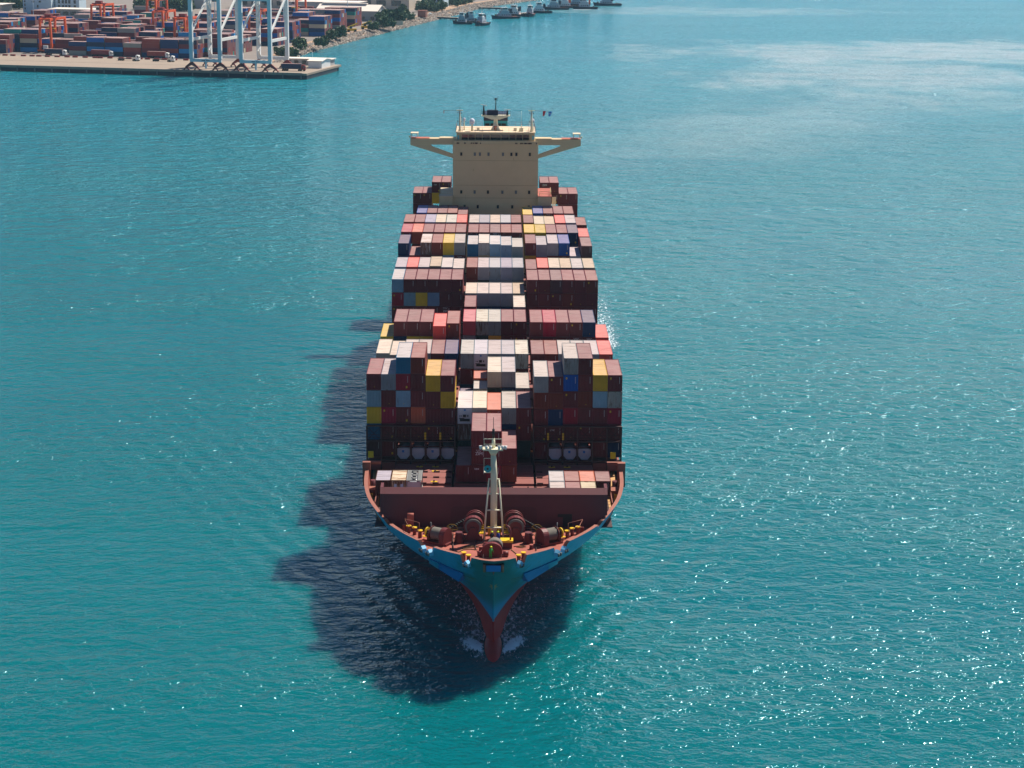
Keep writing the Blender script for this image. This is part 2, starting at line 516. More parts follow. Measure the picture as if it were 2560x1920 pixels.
M['teal'] = hull_paint()
hull_o = sp("hull", hull, [M['red'], M['teal']])
bulb = MB()
bulb.sphere((0, 296.2, -1.4), 1.0, 24, 18, 0, (1.85, 9.4, 2.0))
sub("bulbous_bow", bulb, M['red'], hull_o)
for nm, za, zb, mt in (("stem_foot", -1, 5.0, 'red'), ("stem_bar", 5.0, 14.0, 'teal')):
    stem = MB()
    stem.tube([(0, curve_at(z)[1][0] - 0.02, z) for z in np.linspace(za, zb, 7)], 0.16, 8)
    sub(nm, stem, M[mt], hull_o)

# bulwark with the fairlead openings, rim and inner face
ZD = 16.3
def ztop(Y):
    return 18.3 - 0.022 * max(0, min(46, Y - 282))
H0, Y0 = curve_at(14.6); H1, Y1 = curve_at(18.2)
fine_t = np.linspace(0, 1, 260)
def fine(a):
    return np.interp(fine_t * (NS - 1), np.arange(NS), a)
h0, y0, h1, y1 = fine(H0), fine(Y0), fine(H1), fine(Y1)
GAPS = [(3.15, 4.75), (8.9, 11.1)]
def gap_drop(hb):
    for a, b_ in GAPS:
        if a < hb < b_:
            return max(0.0, min(1.0, min((hb - a) / 0.28, (b_ - hb) / 0.28)))
    if 16.05 < hb < 16.75:
        return 0.55
    return 0.0
keep = [k for k in range(260) if y1[k] < 334]
bul, rim, inner = MB(), MB(), MB()
for side in (1, -1):
    r0, r1, i0, i1, c0, c1 = [], [], [], [], [], []
    for k in keep:
        zt = ztop(y1[k])
        zz = zt - (zt - 16.42) * gap_drop(h1[k])
        f = (zz - 14.6) / 3.6
        p = Vector((h0[k] + (h1[k] - h0[k]) * f, y0[k] + (y1[k] - y0[k]) * f, zz))
        r0.append((side * h0[k], y0[k], 14.6)); r1.append((side * p.x, p.y, zz))
        kk = min(k + 1, 259); kp = max(k - 1, 0)
        d = Vector((h1[kk] - h1[kp], y1[kk] - y1[kp], 0)).normalized()
        nrm = Vector((-d.y, d.x, 0))
        if k == 0: nrm = Vector((0, 1, 0))
        w = 0.55
        q = p + nrm * w
        q.x = max(q.x, 0)
        fi = (15.9 - 14.6) / 3.6
        c0.append((side * (p.x - nrm.x * 0.06), p.y - nrm.y * 0.06, zz + 0.03)); c1.append((side * q.x, q.y, zz + 0.03))
        qi = Vector((h0[k] + (h1[k] - h0[k]) * fi, y0[k] + (y1[k] - y0[k]) * fi, 0)) + nrm * 0.5
        i0.append((side * q.x, q.y, zz + 0.02)); i1.append((side * max(qi.x, 0), qi.y, 14.6 if y1[k] > 309 else 15.9))
    bul.grid([r0, r1], 0, True, side < 0)
    rim.grid([c0, c1], 0, False, side < 0)
    inner.grid([i0, i1], 0, True, side < 0)
bul_o = sp("bulwark", bul, M['teal'])
sub("bulwark_rim", rim, M['rim'], bul_o)
sub("bulwark_inner_face", inner, M['deck'], bul_o)
# side plating aft of the bulwark, up to the main deck edge
sd = MB()
for s_ in (1, -1):
    x = 21.42 * s_
    sd.box(min(x, x - 0.25 * s_), max(x, x - 0.25 * s_), 333.6, 626, 14.61, 15.6)
sp("sheer_strake", sd, M['darksteel'])

# decks
fd = MB()
Hd, Yd = curve_at(16.0)
pts = [(Hd[k] - 0.25, Yd[k] + 0.3) for k in range(NS) if Yd[k] < 309 and Hd[k] > 0.3]
pts.append((pts[-1][0] + 0.2, 309.5))
fd.prism([(0, 282.9)] + pts + [(-x, y) for x, y in pts[::-1]], 'z', 15.8, ZD)
sp("forecastle_deck", fd, M['deck'])
md = MB()
Hm, Ym = curve_at(14.6)
pts = [(Hm[k] - 0.6, Ym[k]) for k in range(NS) if 306 < Ym[k] < 590] + [(21.2, 626)]
md.prism(pts + [(-x, y) for x, y in pts[::-1]], 'z', 14.3, 14.5)
sp("main_deck", md, M['tan'])

# breakwater: plate with folded upper strip, returned ends, recessed middle panel
bw = MB()
WY = 304.2
bw.prism([(-15.9, ZD), (15.9, ZD), (16.95, 18.2), (16.95, 21.6), (-16.95, 21.6), (-16.95, 18.2)], 'y', WY, WY + .3)
bw.prism([(WY + .02, 21.6), (WY + 1.0, 22.4), (WY + 1.25, 22.3), (WY + .3, 21.6)], 'x', -16.95, 16.95)
for s_ in (-1, 1):
    bw.prism([(WY + .01, 18.3), (WY + .01, 21.6), (WY + 1.0, 22.4), (WY + 3.4, 22.4), (WY + 3.4, 17.9), (WY + .6, 18.3)], 'x', *(sorted((16.96 * s_, 17.4 * s_))))
bwo = sp("breakwater", bw, M['maroon'])
pan = MB()
def bwp(x, z, out=0.04):
    return (x, WY - out, z)
pan.poly([bwp(x, z) for (x, z) in ((-6.6, 16.4), (6.6, 16.4), (6.6, 19.1), (6.3, 19.5), (5.9, 19.65), (-5.9, 19.65), (-6.3, 19.5), (-6.6, 19.1))])
sub("access_panel", pan, paint("panel_maroon", (84, 36, 42), 0.55, 0.12), bwo)
rec = MB()
rec.poly([bwp(x, z, 0.03) for x, z in ((10.6, 16.5), (12.0, 16.5), (12.0, 18.5), (9.8, 18.5), (9.8, 18.0), (10.6, 18.0))])
sub("doorway", rec, M['black'], bwo)
nose = MB()
nose.box(-13.2, -12.2, 302.6, 303.3, ZD, 18.6); nose.tube([(-13.2, 302.95, 18.6), (-12.2, 302.95, 18.6)], 0.35, 12)
sub("vent_trunk", nose, M['deck'], bwo)

# anchor sponsons below the flare, with the side seams
for s_ in (1, -1):
    sm = MB()
    def hy(z, k):
        H, Y = curve_at(z); return (np.interp(k, Y, H))
    top = [(4.7, 291.6, 11.6), (10.0, 300.0, 12.6)]
    A = [(4.45, 288.7, 14.05), (9.55, 293.8, 14.6), (9.6, 294.9, 13.6), (5.15, 290.5, 12.2), (4.35, 291.2, 12.2)]
    B = [(x - 1.0, y + 9.0, z + 0.4) for x, y, z in A]
    b = len(sm.v)
    sm.v += [(s_ * x, y, z) for x, y, z in A + B]
    n = 5
    sm.face([b + i for i in range(n)]); sm.face([b + n + i for i in range(n)])
    for i in range(n):
        j = (i + 1) % n
        sm.face((b + i, b + j, b + n + j, b + n + i))
    an = sub("anchor_sponson", sm, M['blue'], hull_o)
    cp = MB()
    P0, P1, P2 = Vector(A[1]), Vector(A[2]), Vector(A[0])
    e = (P2 - P0).normalized() * 2.0
    e2 = (Vector(A[3]) - P1).normalized() * 2.0
    nrm = Vector((0.35, -0.75, 0.1)) * 0.05
    cp.poly([((q.x) * s_, q.y, q.z) for q in (P0 + nrm, P0 + e + nrm, P1 + e2 + nrm, P1 + nrm)])
    sub("sponson_end_plate", cp, paint("sponson_light_blue", (30, 140, 176), 0.38, 0.1), hull_o)
# emblem star on the stem and the thruster mark on the shoulder
st = MB()
def stem_pt(x, z, out=0.06):
    H, Y = curve_at(z)
    return (x, float(np.interp(abs(x), H[:20], Y[:20])) - out, z)
ctr = stem_pt(0, 12.4, 0.12)
ring = []
for k in range(14):
    r = 0.75 if k % 2 == 0 else 0.33
    w = math.pi * k / 7 + math.pi / 2
    ring.append(stem_pt(r * math.cos(w), 12.4 + r * math.sin(w), 0.10))
for k in range(14):
    st.poly([ctr, ring[k], ring[(k + 1) % 14]])
sub("emblem_star", st, paint("faded_star", (176, 150, 104), 0.7, 0.25), hull_o)
tm = MB()
for k in range(16):
    w0, w1 = 2 * math.pi * k / 16, 2 * math.pi * (k + 1) / 16
    pr = []
    for w, r in ((w0, 0.32), (w1, 0.32), (w1, 0.44), (w0, 0.44)):
        x, z = 5.0 + r * math.cos(w), 11.9 + r * math.sin(w)
        H, Y = curve_at(z); pr.append((-x, float(np.interp(x, H, Y)) - 0.10, z))
    tm.poly(pr)
for w in (0.3, 1.9):
    c, s2 = math.cos(w) * 0.35, math.sin(w) * 0.35
    H, Y = curve_at(11.9)
    q = lambda a_, b_: (-(5.0 + a_), float(np.interp(5.0 + a_, H, Y)) - 0.10, 11.9 + b_)
    tm.poly([q(c + .05, s2), q(c - .05, s2), q(-c - .05, -s2), q(-c + .05, -s2)])
sub("thruster_mark", tm, M['white'], hull_o)
# faded bow lettering: weathered strokes along the flare, no readable characters left
for s_ in (1, -1):
    for row in range(3):
        lt = MB()
        z = 13.3 - row * 0.42
        H, Y = curve_at(z)
        f = lambda x: float(np.interp(x, H, Y)) - 0.05
        xx = [2.6 + .6 * k for k in range(8)]
        lt.grid([[(s_ * x, f(x), z) for x in xx], [(s_ * x, f(x) - 0.01, z + 0.10) for x in xx]], 0, False)
        sub("weathered_stripe", lt, paint("faded_ochre", (112, 112, 66), 0.7, 0.4), hull_o)
# centre panama chock and the roller fairleads in the bulwark openings
ch = MB()
ch.box(-1.5, 1.5, 282.4, 284.2, 16.5, 17.6, 1)
ch.box(-1.05, 1.05, 282.15, 282.5, 16.6, 17.5, 2)
for s_ in (-1, 1):
    ch.tube([(s_ * 1.3, 282.3, 16.5), (s_ * 1.3, 282.3, 17.6)], 0.2, 10, 0)
sub("panama_chock", ch, [paint("rusty_roller", (150, 96, 70), 0.7, 0.3, 0.4), M['black'], M['blue']], bul_o)
def fairlead(x, y, ang):
    f = MB()
    c, s2 = math.cos(ang), math.sin(ang)
    def T(a, b_, z): return (x + a * c - b_ * s2, y + a * s2 + b_ * c, z)
    prof = [(-0.48, 16.35), (0.48, 16.35), (0.42, 16.9), (0.0, 17.3), (-0.42, 16.9)]
    b = len(f.v)
    f.v += [T(a, -0.25, z) for a, z in prof] + [T(a, 0.45, z) for a, z in prof]
    f.face([b + i for i in range(5)], 0); f.face([b + 5 + i for i in range(5)][::-1], 0)
    for i in range(5):
        f.face((b + i, b + (i + 1) % 5, b + 5 + (i + 1) % 5, b + 5 + i), 0)
    for a in (-0.3, 0.3):
        f.tube([T(a, -0.36, 16.4), T(a, -0.36, 16.85)], 0.13, 8, 1)
    f.tube([T(-0.4, -0.32, 16.42), T(0.4, -0.32, 16.42)], 0.1, 8, 2)
    sub("roller_fairlead", f, [paint("fairlead_light_blue", (120, 186, 220), 0.5, 0.15, 0.2), M['fender'], M['darksteel']], bul_o)
for s_ in (1, -1):
    fairlead(s_ * 3.9, 285.1, s_ * 0.68)
    fairlead(s_ * 9.45, 290.3, s_ * 0.95)
    fairlead(s_ * 10.5, 292.0, s_ * 0.98)

# foredeck fittings
def bollard(x, y, h=1.05, r=0.27):
    m = MB()
    m.tube([(x, y, ZD), (x, y, ZD + h)], r, 14, 0)
    m.tube([(x, y, ZD + h), (x, y, ZD + h + 0.16)], [r * 1.45, r * 1.45], 14, 1)
    sp("bollard", m, [M['maroon2'], M['yellow']])
for x, y in ((-4.35, 288.4), (-3.65, 287.2), (4.35, 288.5), (3.65, 287.3), (-11.1, 298.9), (-12.0, 300.4), (-12.9, 301.2), (11.1, 299.1), (11.9, 300.3), (12.8, 301.1)):
    bollard(x, y)
for x, y in ((-2.4, 287.2), (2.4, 287.2), (-1.9, 292.6), (5.6, 293.6)):
    m = MB(); m.tube([(x, y, ZD), (x, y, ZD + 0.55)], [0.34, 0.24], 10, 0); m.tube([(x, y, ZD + 0.55), (x, y, ZD + 0.72)], 0.30, 10, 1)
    sp("deck_vent", m, [M['maroon2'], M['deck']])
for x in (-5.2, 5.2):
    m = MB(); m.tube([(x, 296.5, ZD), (x, 296.5, ZD + 1.55), (x, 296.5, ZD + 1.7)], [0.78, 0.5, 0.55], 16, 0)
    m.box(x + 0.4, x + 0.75, 296.3, 296.6, ZD + 1.2, ZD + 1.45)
    sp("mushroom_vent", m, M['maroon'])
def winch(x, s_, y=296.2):
    """mooring winch: geared housing inboard, rope drum, brake end outboard"""
    wx, wy = x, y
    x = y = 0.0
    w = obj("mooring_winch", MBbox(-1.9, 1.9, -0.9, 0.9, ZD, ZD + 0.35).mesh("mooring_winch", [M['maroon2']]), ship, (wx, wy - SHIP.y, 0), s_ * 0.55)
    sub = lambda n_, m_, mt, p_: obj(n_, m_.mesh(n_, aslist(mt)), p_)
    zc = ZD + 1.45
    g = MB()
    g.prism([(y - 1.25, ZD + .3), (y + 1.25, ZD + .3)] + [(y + 1.15 * math.cos(a), zc + 1.15 * math.sin(a)) for a in np.linspace(0, math.pi, 13)], 'x', *sorted((x - s_ * 0.75, x - s_ * 1.6)))
    sub("gear_housing", g, M['maroon2'], w)
    d = MB()
    xs = [x - s_ * 0.7 + s_ * 0.22 * k for k in range(8)]
    pts, rad = [], []
    for k, xx in enumerate(xs):
        pts += [(xx, y, zc), (xx + s_ * 0.11, y, zc)]; rad += [0.86, 0.98]
    d.tube(pts, rad, 20, 0)
    for xx in (x - s_ * 0.72, x + s_ * 1.1):
        d.tube([(xx - 0.04, y, zc), (xx + 0.04, y, zc)], 1.12, 20, 1)
    sub("rope_drum", d, [M['rope'], M['maroon2']], w)
    b = MB()
    b.tube([(x + s_ * 1.1, y, zc), (x + s_ * 2.3, y, zc)], 0.42, 12, 0)
    b.tube([(x + s_ * 1.95, y, zc), (x + s_ * 2.15, y, zc)], 0.75, 14, 1)
    b.box(*sorted((x + s_ * 1.35, x + s_ * 1.7)), y - 0.7, y + 0.7, ZD + .2, zc - 0.2, 0)
    b.tube([(x + s_ * 1.3, y, zc), (x + s_ * 1.3, y - 0.2, zc + 1.7)], 0.08, 6, 2)
    sub("brake_drum", b, [M['darksteel'], M['yellow'], M['fender']], w)
    st_ = MB()
    st_.box(*sorted((x + s_ * 2.2, x + s_ * 3.1)), y + 0.1, y + 0.9, ZD + .5, ZD + .58)
    for a in (2.3, 3.0):
        st_.bar((x + s_ * a, y + .5, ZD), (x + s_ * a, y + .5, ZD + .5), 0.06)
    sub("operator_step", st_, M['yellow'], w)
def MBbox(*a):
    m = MB(); m.box(*a); return m
winch(-8.2, -1); winch(8.3, 1)
def windlass(x, s_, y=298.2):
    w = sp("anchor_windlass", MBbox(x - 1.4, x + 1.4, y - 1.0, y + 1.0, ZD, ZD + 0.3), M['maroon2'])
    zc = ZD + 2.15
    f = MB()
    f.prism([(x - 1.35, ZD + .3), (x + 1.35, ZD + .3), (x + .35, zc), (x - .35, zc)], 'y', y - 1.2, y - 0.95)
    sub("frame_plate", f, M['maroon2'], w)
    d = MB()
    d.tube([(x, y - 0.9, zc), (x, y + 0.5, zc)], 1.25, 22, 0)
    d.tube([(x, y - 0.95, zc), (x, y - 0.85, zc)], 0.95, 20, 1)
    sub("rope_drum", d, [M['rope'], M['maroon2']], w)
    c = MB()
    for a0 in np.linspace(0.15, math.pi - 0.15, 10):
        a1 = a0 + (math.pi - 0.3) / 9.5
        q = [(x + r * math.cos(a), y_, zc + r * math.sin(a)) for (r, a, y_) in ((1.5, a0, y - .5), (1.5, a1, y - .5), (1.5, a1, y + .6), (1.5, a0, y + .6))]
        c.poly(q); c.poly([(p[0], p[1], p[2] + 0.0) for p in ((x + 1.25 * math.cos(a0), y - .5, zc + 1.25 * math.sin(a0)), (x + 1.25 * math.cos(a1), y - .5, zc + 1.25 * math.sin(a1)), q[1], q[0])])
    sub("drum_guard", c, M['maroon2'], w)
    for dy in (1.6, 2.5):
        k = MB()
        k.tube([(x - s_ * .3, y + dy, zc + .1), (x - s_ * .3, y + dy + .35, zc + .1)], 1.55, 22, 0)
        k.tube([(x - s_ * .3, y + dy - .05, zc + .1), (x - s_ * .3, y + dy + .4, zc + .1)], 1.25, 20, 1)
        sub("chain_wheel", k, [M['maroon2'], M['darksteel']], w)
    h = MB()
    for k in range(9):
        t = k / 8
        p = (x + s_ * (1.2 + 2.6 * t), y + 1.8 - 1.1 * t, zc + 0.5 - 1.2 * t)
        h.tube([(p[0] - .2, p[1], p[2]), (p[0] + .2, p[1] - .08, p[2] - .12)], 0.16, 6)
    sub("anchor_chain", h, M['black'], w)
    tw = MB()
    for k in range(10):
        a = 2 * math.pi * k / 10
        b = 2 * math.pi * (k + 1) / 10
        o = (x + s_ * 3.2, y + 0.6, ZD + 1.3)
        tw.bar((o[0] + .9 * math.cos(a), o[1], o[2] + .9 * math.sin(a)), (o[0] + .9 * math.cos(b), o[1], o[2] + .9 * math.sin(b)), 0.08)
        if k % 2 == 0:
            tw.bar(o, (o[0] + .9 * math.cos(a), o[1], o[2] + .9 * math.sin(a)), 0.06)
    sub("hand_wheel", tw, paint("brass_yellow", (150, 116, 40), 0.5, .2), w)
windlass(-3.1, -1); windlass(3.3, 1)
cw = sp("bow_winch", MBbox(-1.9, 1.5, 289.6, 292.2, ZD, ZD + .3), M['maroon2'])
g = MB(); g.prism([(-1.75, ZD + .3), (1.25, ZD + .3)] + [(-0.25 + 1.5 * math.cos(a), ZD + .9 + 1.25 * math.sin(a)) for a in np.linspace(0, math.pi, 13)], 'y', 289.7, 290.5)
sub("gear_housing", g, M['maroon2'], cw)
g = MB(); g.tube([(0.2, 290.6, ZD + 1.15), (0.2, 292.2, ZD + 1.15)], 1.15, 18, 0)
sub("rope_drum", g, M['rope'], cw)
for x in (1.5, -2.3):
    m = MB(); m.tube([(x - .1, 290.1, ZD + .45), (x + .7, 290.1, ZD + .45)], 0.36, 10, 0); m.box(x, x + .5, 289.8, 290.4, ZD, ZD + .5, 0)
    sub("warping_head", m, M['maroon2'], cw)
m = MB(); m.box(1.0, 2.9, 293.6, 295.2, ZD + .95, ZD + 1.25, 0); m.box(1.15, 2.75, 293.75, 295.05, ZD, ZD + .95, 1)
sp("hatch_box", m, [M['yellow'], M['maroon2']])
for x in (-1.75, 2.0):
    m = MB()
    m.box(x - .55, x + .55, 297.9, 298.9, ZD + .9, ZD + 1.05)
    for dx in (-.5, 0, .5):
        for dy in (0, 1.0):
            m.bar((x + dx, 297.9 + dy, ZD), (x + dx, 297.9 + dy, ZD + 2.1), 0.07)
    for z in (1.5, 2.05):
        for dy in (0, 1.0):
            m.bar((x - .5, 297.9 + dy, ZD + z), (x + .5, 297.9 + dy, ZD + z), 0.07)
    sp("access_cage", m, M['yellow'])
m = MB(); m.box(-.9, 1.1, 300.2, 300.9, ZD, ZD + 1.2)
sp("locker", m, M['yellow'])
m = MB(); m.tube([(2.5, 294.1, ZD), (2.5, 294.1, ZD + 2.6), (2.3, 294.3, ZD + 3.2), (1.8, 294.6, ZD + 3.4)], 0.13, 8)
sp("davit", m, M['maroon2'])
for x in (-6.5, 6.6):
    m = MB(); m.tube([(x, 297.2, ZD), (x, 297.2, ZD + 1.1)], 0.07, 6); m.tube([(x, 297.2, ZD), (x, 297.2, ZD + .1)], 0.3, 8)
    sp("sounding_post", m, M['yellow'])
for pts in ([(-7.0, 292.9), (-6.0, 291.8), (-5.1, 291.9), (-4.4, 293.2), (-3.4, 293.3), (-2.4, 292.9)], [(-4.6, 294.4), (-3.2, 294.8), (-2.2, 294.3), (-3.4, 294.1), (-4.8, 293.6)], [(2.6, 293.2), (3.4, 291.0), (4.2, 288.8)], [(3.0, 294.6), (4.0, 294.9), (4.8, 294.5), (4.3, 294.1), (3.4, 294.4)], [(-9.6, 294.3), (-9.9, 293.2), (-9.3, 292.2), (-8.4, 291.6)]):
    m = MB(); m.tube([(x, y, ZD + 0.07) for x, y in pts], 0.075, 6)
    sp("deck_rope", m, paint("hemp_rope", (126, 96, 60), 0.9, .3, scale=5))
random.seed(31)
for x, y, w_, d_, h_ in ((-6.9, 299.6, .5, .35, .8), (7.2, 299.9, .45, .4, .9), (-9.9, 301.2, .6, .3, .6), (9.6, 301.6, .5, .4, .7), (-4.0, 301.8, .5, .3, 1.1), (4.4, 302.2, .4, .3, .9), (-13.6, 302.2, .3, .3, 1.0), (13.4, 301.9, .35, .3, .8), (-1.2, 295.4, .3, .25, .4), (0.3, 294.4, .2, .2, .5)):
    m = MB(); m.box(x - w_, x + w_, y - d_, y + d_, ZD, ZD + h_); m.box(x - w_ * .8, x + w_ * .8, y - d_ * .8, y + d_ * .8, ZD + h_, ZD + h_ + .06)
    sp("deck_locker", m, random.choice((M['maroon2'], M['darksteel'], M['maroon'])))
for pts in ([(-12.5, 302.6), (12.5, 302.9)], [(-6.2, 300.6), (-6.0, 292.4)], [(6.4, 300.8), (6.3, 292.6)], [(-2.6, 302.2), (-2.7, 293.0)]):
    m = MB(); m.tube([(x, y, ZD + .16) for x, y in pts], .09, 6)
    sp("deck_pipe", m, M['darksteel'])
def rail(pts, h=1.1, r=0.035, mat='maroon', name="handrail", parent=None, mids=2):
    m = MB()
    for k in range(1, mids + 1):
        m.tube([(x, y, z + h * k / mids) for x, y, z in pts], r, 5)
    for (x, y, z), (x2, y2, z2) in zip(pts[:-1], pts[1:]):
        L = math.dist((x, y), (x2, y2)); n = max(1, int(L / 1.6))
        for k in range(n + 1):
            t = k / n
            m.tube([(x + (x2 - x) * t, y + (y2 - y) * t, z + (z2 - z) * t), (x + (x2 - x) * t, y + (y2 - y) * t, z + (z2 - z) * t + h)], r, 5)
    return sp(name, m, M[mat], parent)
for s_ in (1, -1):
    rail([(s_ * 11.2, 294.0, 17.9), (s_ * 12.9, 296.6, 17.9), (s_ * 13.4, 299.4, 17.9), (s_ * 11.2, 297.6, 17.9)], 1.2, 0.05, 'rim', mids=1)
rail([(-1.5, 284.6, ZD), (1.1, 284.6, ZD), (1.1, 286.4, ZD)], 1.5, 0.035, 'darksteel')
rail([(-1.5, 286.4, ZD), (-1.5, 284.6, ZD)], 1.5, 0.035, 'darksteel')

# foremast
fm = MB()
FY = 298.6
fm.tube([(0, FY, ZD), (0, FY, 25.5), (0.0, FY, 26.4), (-0.12, FY, 30.4)], [0.5, 0.5, 0.5, 0.36], 16)
fmo = sp("foremast", fm, M['mast'])
m = MB()
for s_ in (-1, 1):
    m.tube([(s_ * 1.5, FY - .9, ZD), (s_ * 0.75, FY - .1, 25.6)], [0.15, 0.11], 8)
for z, w in ((18.2, 1.38), (20.9, 1.15), (23.4, .93)):
    m.tube([(-w, FY - .75 + .06 * (z - 16), z), (w, FY - .75 + .06 * (z - 16), z)], 0.1, 6)
    m.bar((-w, FY - .75 + .06 * (z - 16), z), (0, FY + .1, z), 0.1)
    m.bar((w, FY - .75 + .06 * (z - 16), z), (0, FY + .1, z), 0.1)
m.tube([(-.85, FY, 25.65), (.85, FY, 25.65)], 0.1, 6)
sub("side_stay", m, M['mast'], fmo)
m = MB(); m.box(-1.7, 1.35, FY - 1.0, FY + .6, 30.3, 30.5); m.tube([(-.1, FY, 29.4), (-.1, FY, 30.3)], [.42, .9], 10)
sub("mast_platform", m, M['mast'], fmo)
for x in (-2.0, -1.15, -.55, .75, 1.25, 1.7):
    m = MB(); m.tube([(x, FY - 1.1, 30.55), (x, FY - 1.0, 31.1)], [0.17, 0.27], 10)
    sub("floodlight", m, M['white'], fmo)
m = MB()
for x in (-1.5, 1.15):
    m.bar((x, FY - .9, 30.4), (x, FY - .9, 32.1), 0.08)
m.bar((-1.5, FY - .9, 32.1), (1.15, FY - .9, 32.1), 0.08); m.bar((-1.5, FY - .9, 31.3), (1.15, FY - .9, 31.3), 0.06)
sub("platform_rail", m, M['mast'], fmo)
m = MB(); m.tube([(-.1, FY, 30.4), (-.1, FY, 32.0)], [.33, .22], 10, 0); m.tube([(-.1, FY, 32.0), (-.1, FY, 33.4)], .2, 10, 1); m.tube([(-.1, FY, 33.4), (-.1, FY, 35.2)], .05, 6, 1); m.bar((-.6, FY, 32.8), (.4, FY, 32.8), .07, mi=1)
sub("topmast", m, [M['mast'], M['black']], fmo)
m = MB(); m.tube([(-.95, FY - 1.3, 27.6), (-.95, FY - 1.1, 27.6), (-.95, FY - .6, 27.6), (-.95, FY - .2, 27.6)], [.56, .5, .22, .16], 16, 0)
sub("fog_horn", m, M['funnel'], fmo)
m = MB(); m.tube([(-.95, FY - 1.27, 27.6), (-.95, FY - 1.32, 27.6)], .17, 10)
sub("horn_throat", m, M['black'], fmo)
m = MB(); m.box(-1.5, -.4, FY - .6, FY + .3, 26.75, 26.85)
for x, z in ((-1.5, 27), (-.45, 27)):
    m.bar((x, FY - .5, 26.8), (x, FY - .5, 29.0), .07)
m.bar((-1.5, FY - .5, 29.0), (-.45, FY - .5, 29.0), .07)
sub("horn_platform", m, M['mast'], fmo)
m = MB(); m.tube([(0.55, FY, 30.3), (1.9, 302.5, ZD)], 0.018, 4)
sub("stay_wire", m, M['darksteel'], fmo)

# hatch covers, coamings and lashing bridges
PITCH_B, Y_A, BASE = 14.5, 341.0, 17.35
PC = 2.507
def colx(c):
    if c <= 6: return -6.66 - PC * (6.5 - c)
    if c <= 11: return (c - 9) * 2.5
    return 6.66 + PC * (c - 11.5)
coam = MB()
for k in range(0, 12):
    y = Y_A + PITCH_B * k
    coam.box(-18.9, 18.9, y + .2, y + 12.0, 14.5, 14.9)
    for x0, x1 in ((-21.5, -6.8), (-6.4, 6.4), (6.8, 21.5)):
        m = MB(); m.box(x0, x1, y - .15, y + 12.3, 14.95, 17.05 if k else 16.3)
        sp("hatch_cover", m, M['hatch'])
for x0, x1 in ((-16.7, -7.0), (-6.6, 6.6), (7.0, 16.7)):
    for (ya, yb) in ((328.4, 331.6), (331.75, 334.9), (335.05, 339.9)):
        m = MB(); m.box(x0, x1, ya, yb, 14.6, 16.25 if x0 > -10 or x0 < -10 else 16.25)
        sp("hatch_cover", m, M['hatch'])
    m = MB(); m.box(x0 if abs(x0) < 8 else max(x0, -19.2), x1, 315.0, 327.9, 14.4, 15.95)
    sp("hatch_cover", m, M['hatch'])
coam.box(-18.6, 18.6, 310.2, 340.2, 14.45, 14.6)
sp("hatch_coaming", coam, M['darksteel'])
ypads = []
for x in (-12.6, -9.9, 9.8, 12.4):
    for y in (329.3, 335.6, 338.4):
        ypads.append((x, y, 16.27))
for x in (6.9, 9.6, 3.0, 5.6):
    ypads.append((x, 326.6, 15.97))
for x, y, z in ypads:
    m = MB(); m.box(x - .55, x + .55, y - .28, y + .28, z - .02, z + .05, 0); m.box(x - .12, x + .12, y - .1, y + .1, z + .05, z + .3, 1)
    sp("lashing_socket", m, [M['yellow'], M['darksteel']])
for y in (331.68, 334.98, 328.1):
    for s_ in (-1, 1):
        for k in range(5):
            x = s_ * (7.6 + k * 2.0)
            m = MB(); m.box(x - .5, x + .5, y - .1, y + .1, 16.2, 16.5)
            sp("hatch_cleat", m, M['darksteel'])
ly = 340.35
PX = [21.6, 19.2, 16.7, 14.2, 11.7, 9.15, 6.7]
for s_ in (-1, 1):
    lb = MB()
    for x in PX:
        lb.box(s_ * x - .13, s_ * x + .13, ly - .2, ly + .2, 14.5, 22.9)
    x0, x1 = sorted((s_ * 21.6, s_ * 6.6))
    for z in (16.9, 20.3, 22.9):
        lb.box(x0, x1, ly - .35, ly + .25, z - .11, z + .11)
    for xa, xb in zip(PX[:-1], PX[1:]):
        xa, xb = s_ * xa, s_ * xb
        lb.bar((xa, ly - .22, 20.4), (xb, ly - .22, 22.8), .07); lb.bar((xb, ly - .25, 20.4), (xa, ly - .25, 22.8), .07)
        for z in (21.0, 21.5):
            lb.bar((xa, ly - .55, z), (xb, ly - .55, z), .05)
        lb.bar(((xa + xb) / 2, ly - .55, 20.3), ((xa + xb) / 2, ly - .55, 21.5), .05)
    lbo = sp("lashing_bridge", lb, M['darksteel'])
    for x in (11.7, 9.15):
        m = MB(); m.box(s_ * x - .16, s_ * x + .16, ly - .32, ly - .2, 20.6, 21.8)
        sub("lamp_box", m, M['yellow'], lbo)
    for k in range(1, 12):
        m = MB(); y = Y_A + PITCH_B * k - 1.15
        for x in PX[:-1]:
            m.box(s_ * x - .12, s_ * x + .12, y - .3, y + .3, 14.5, 22.4)
        m.box(x0, x1, y - .4, y + .4, 22.4, 22.65)
        sp("lashing_bridge", m, M['darksteel'])
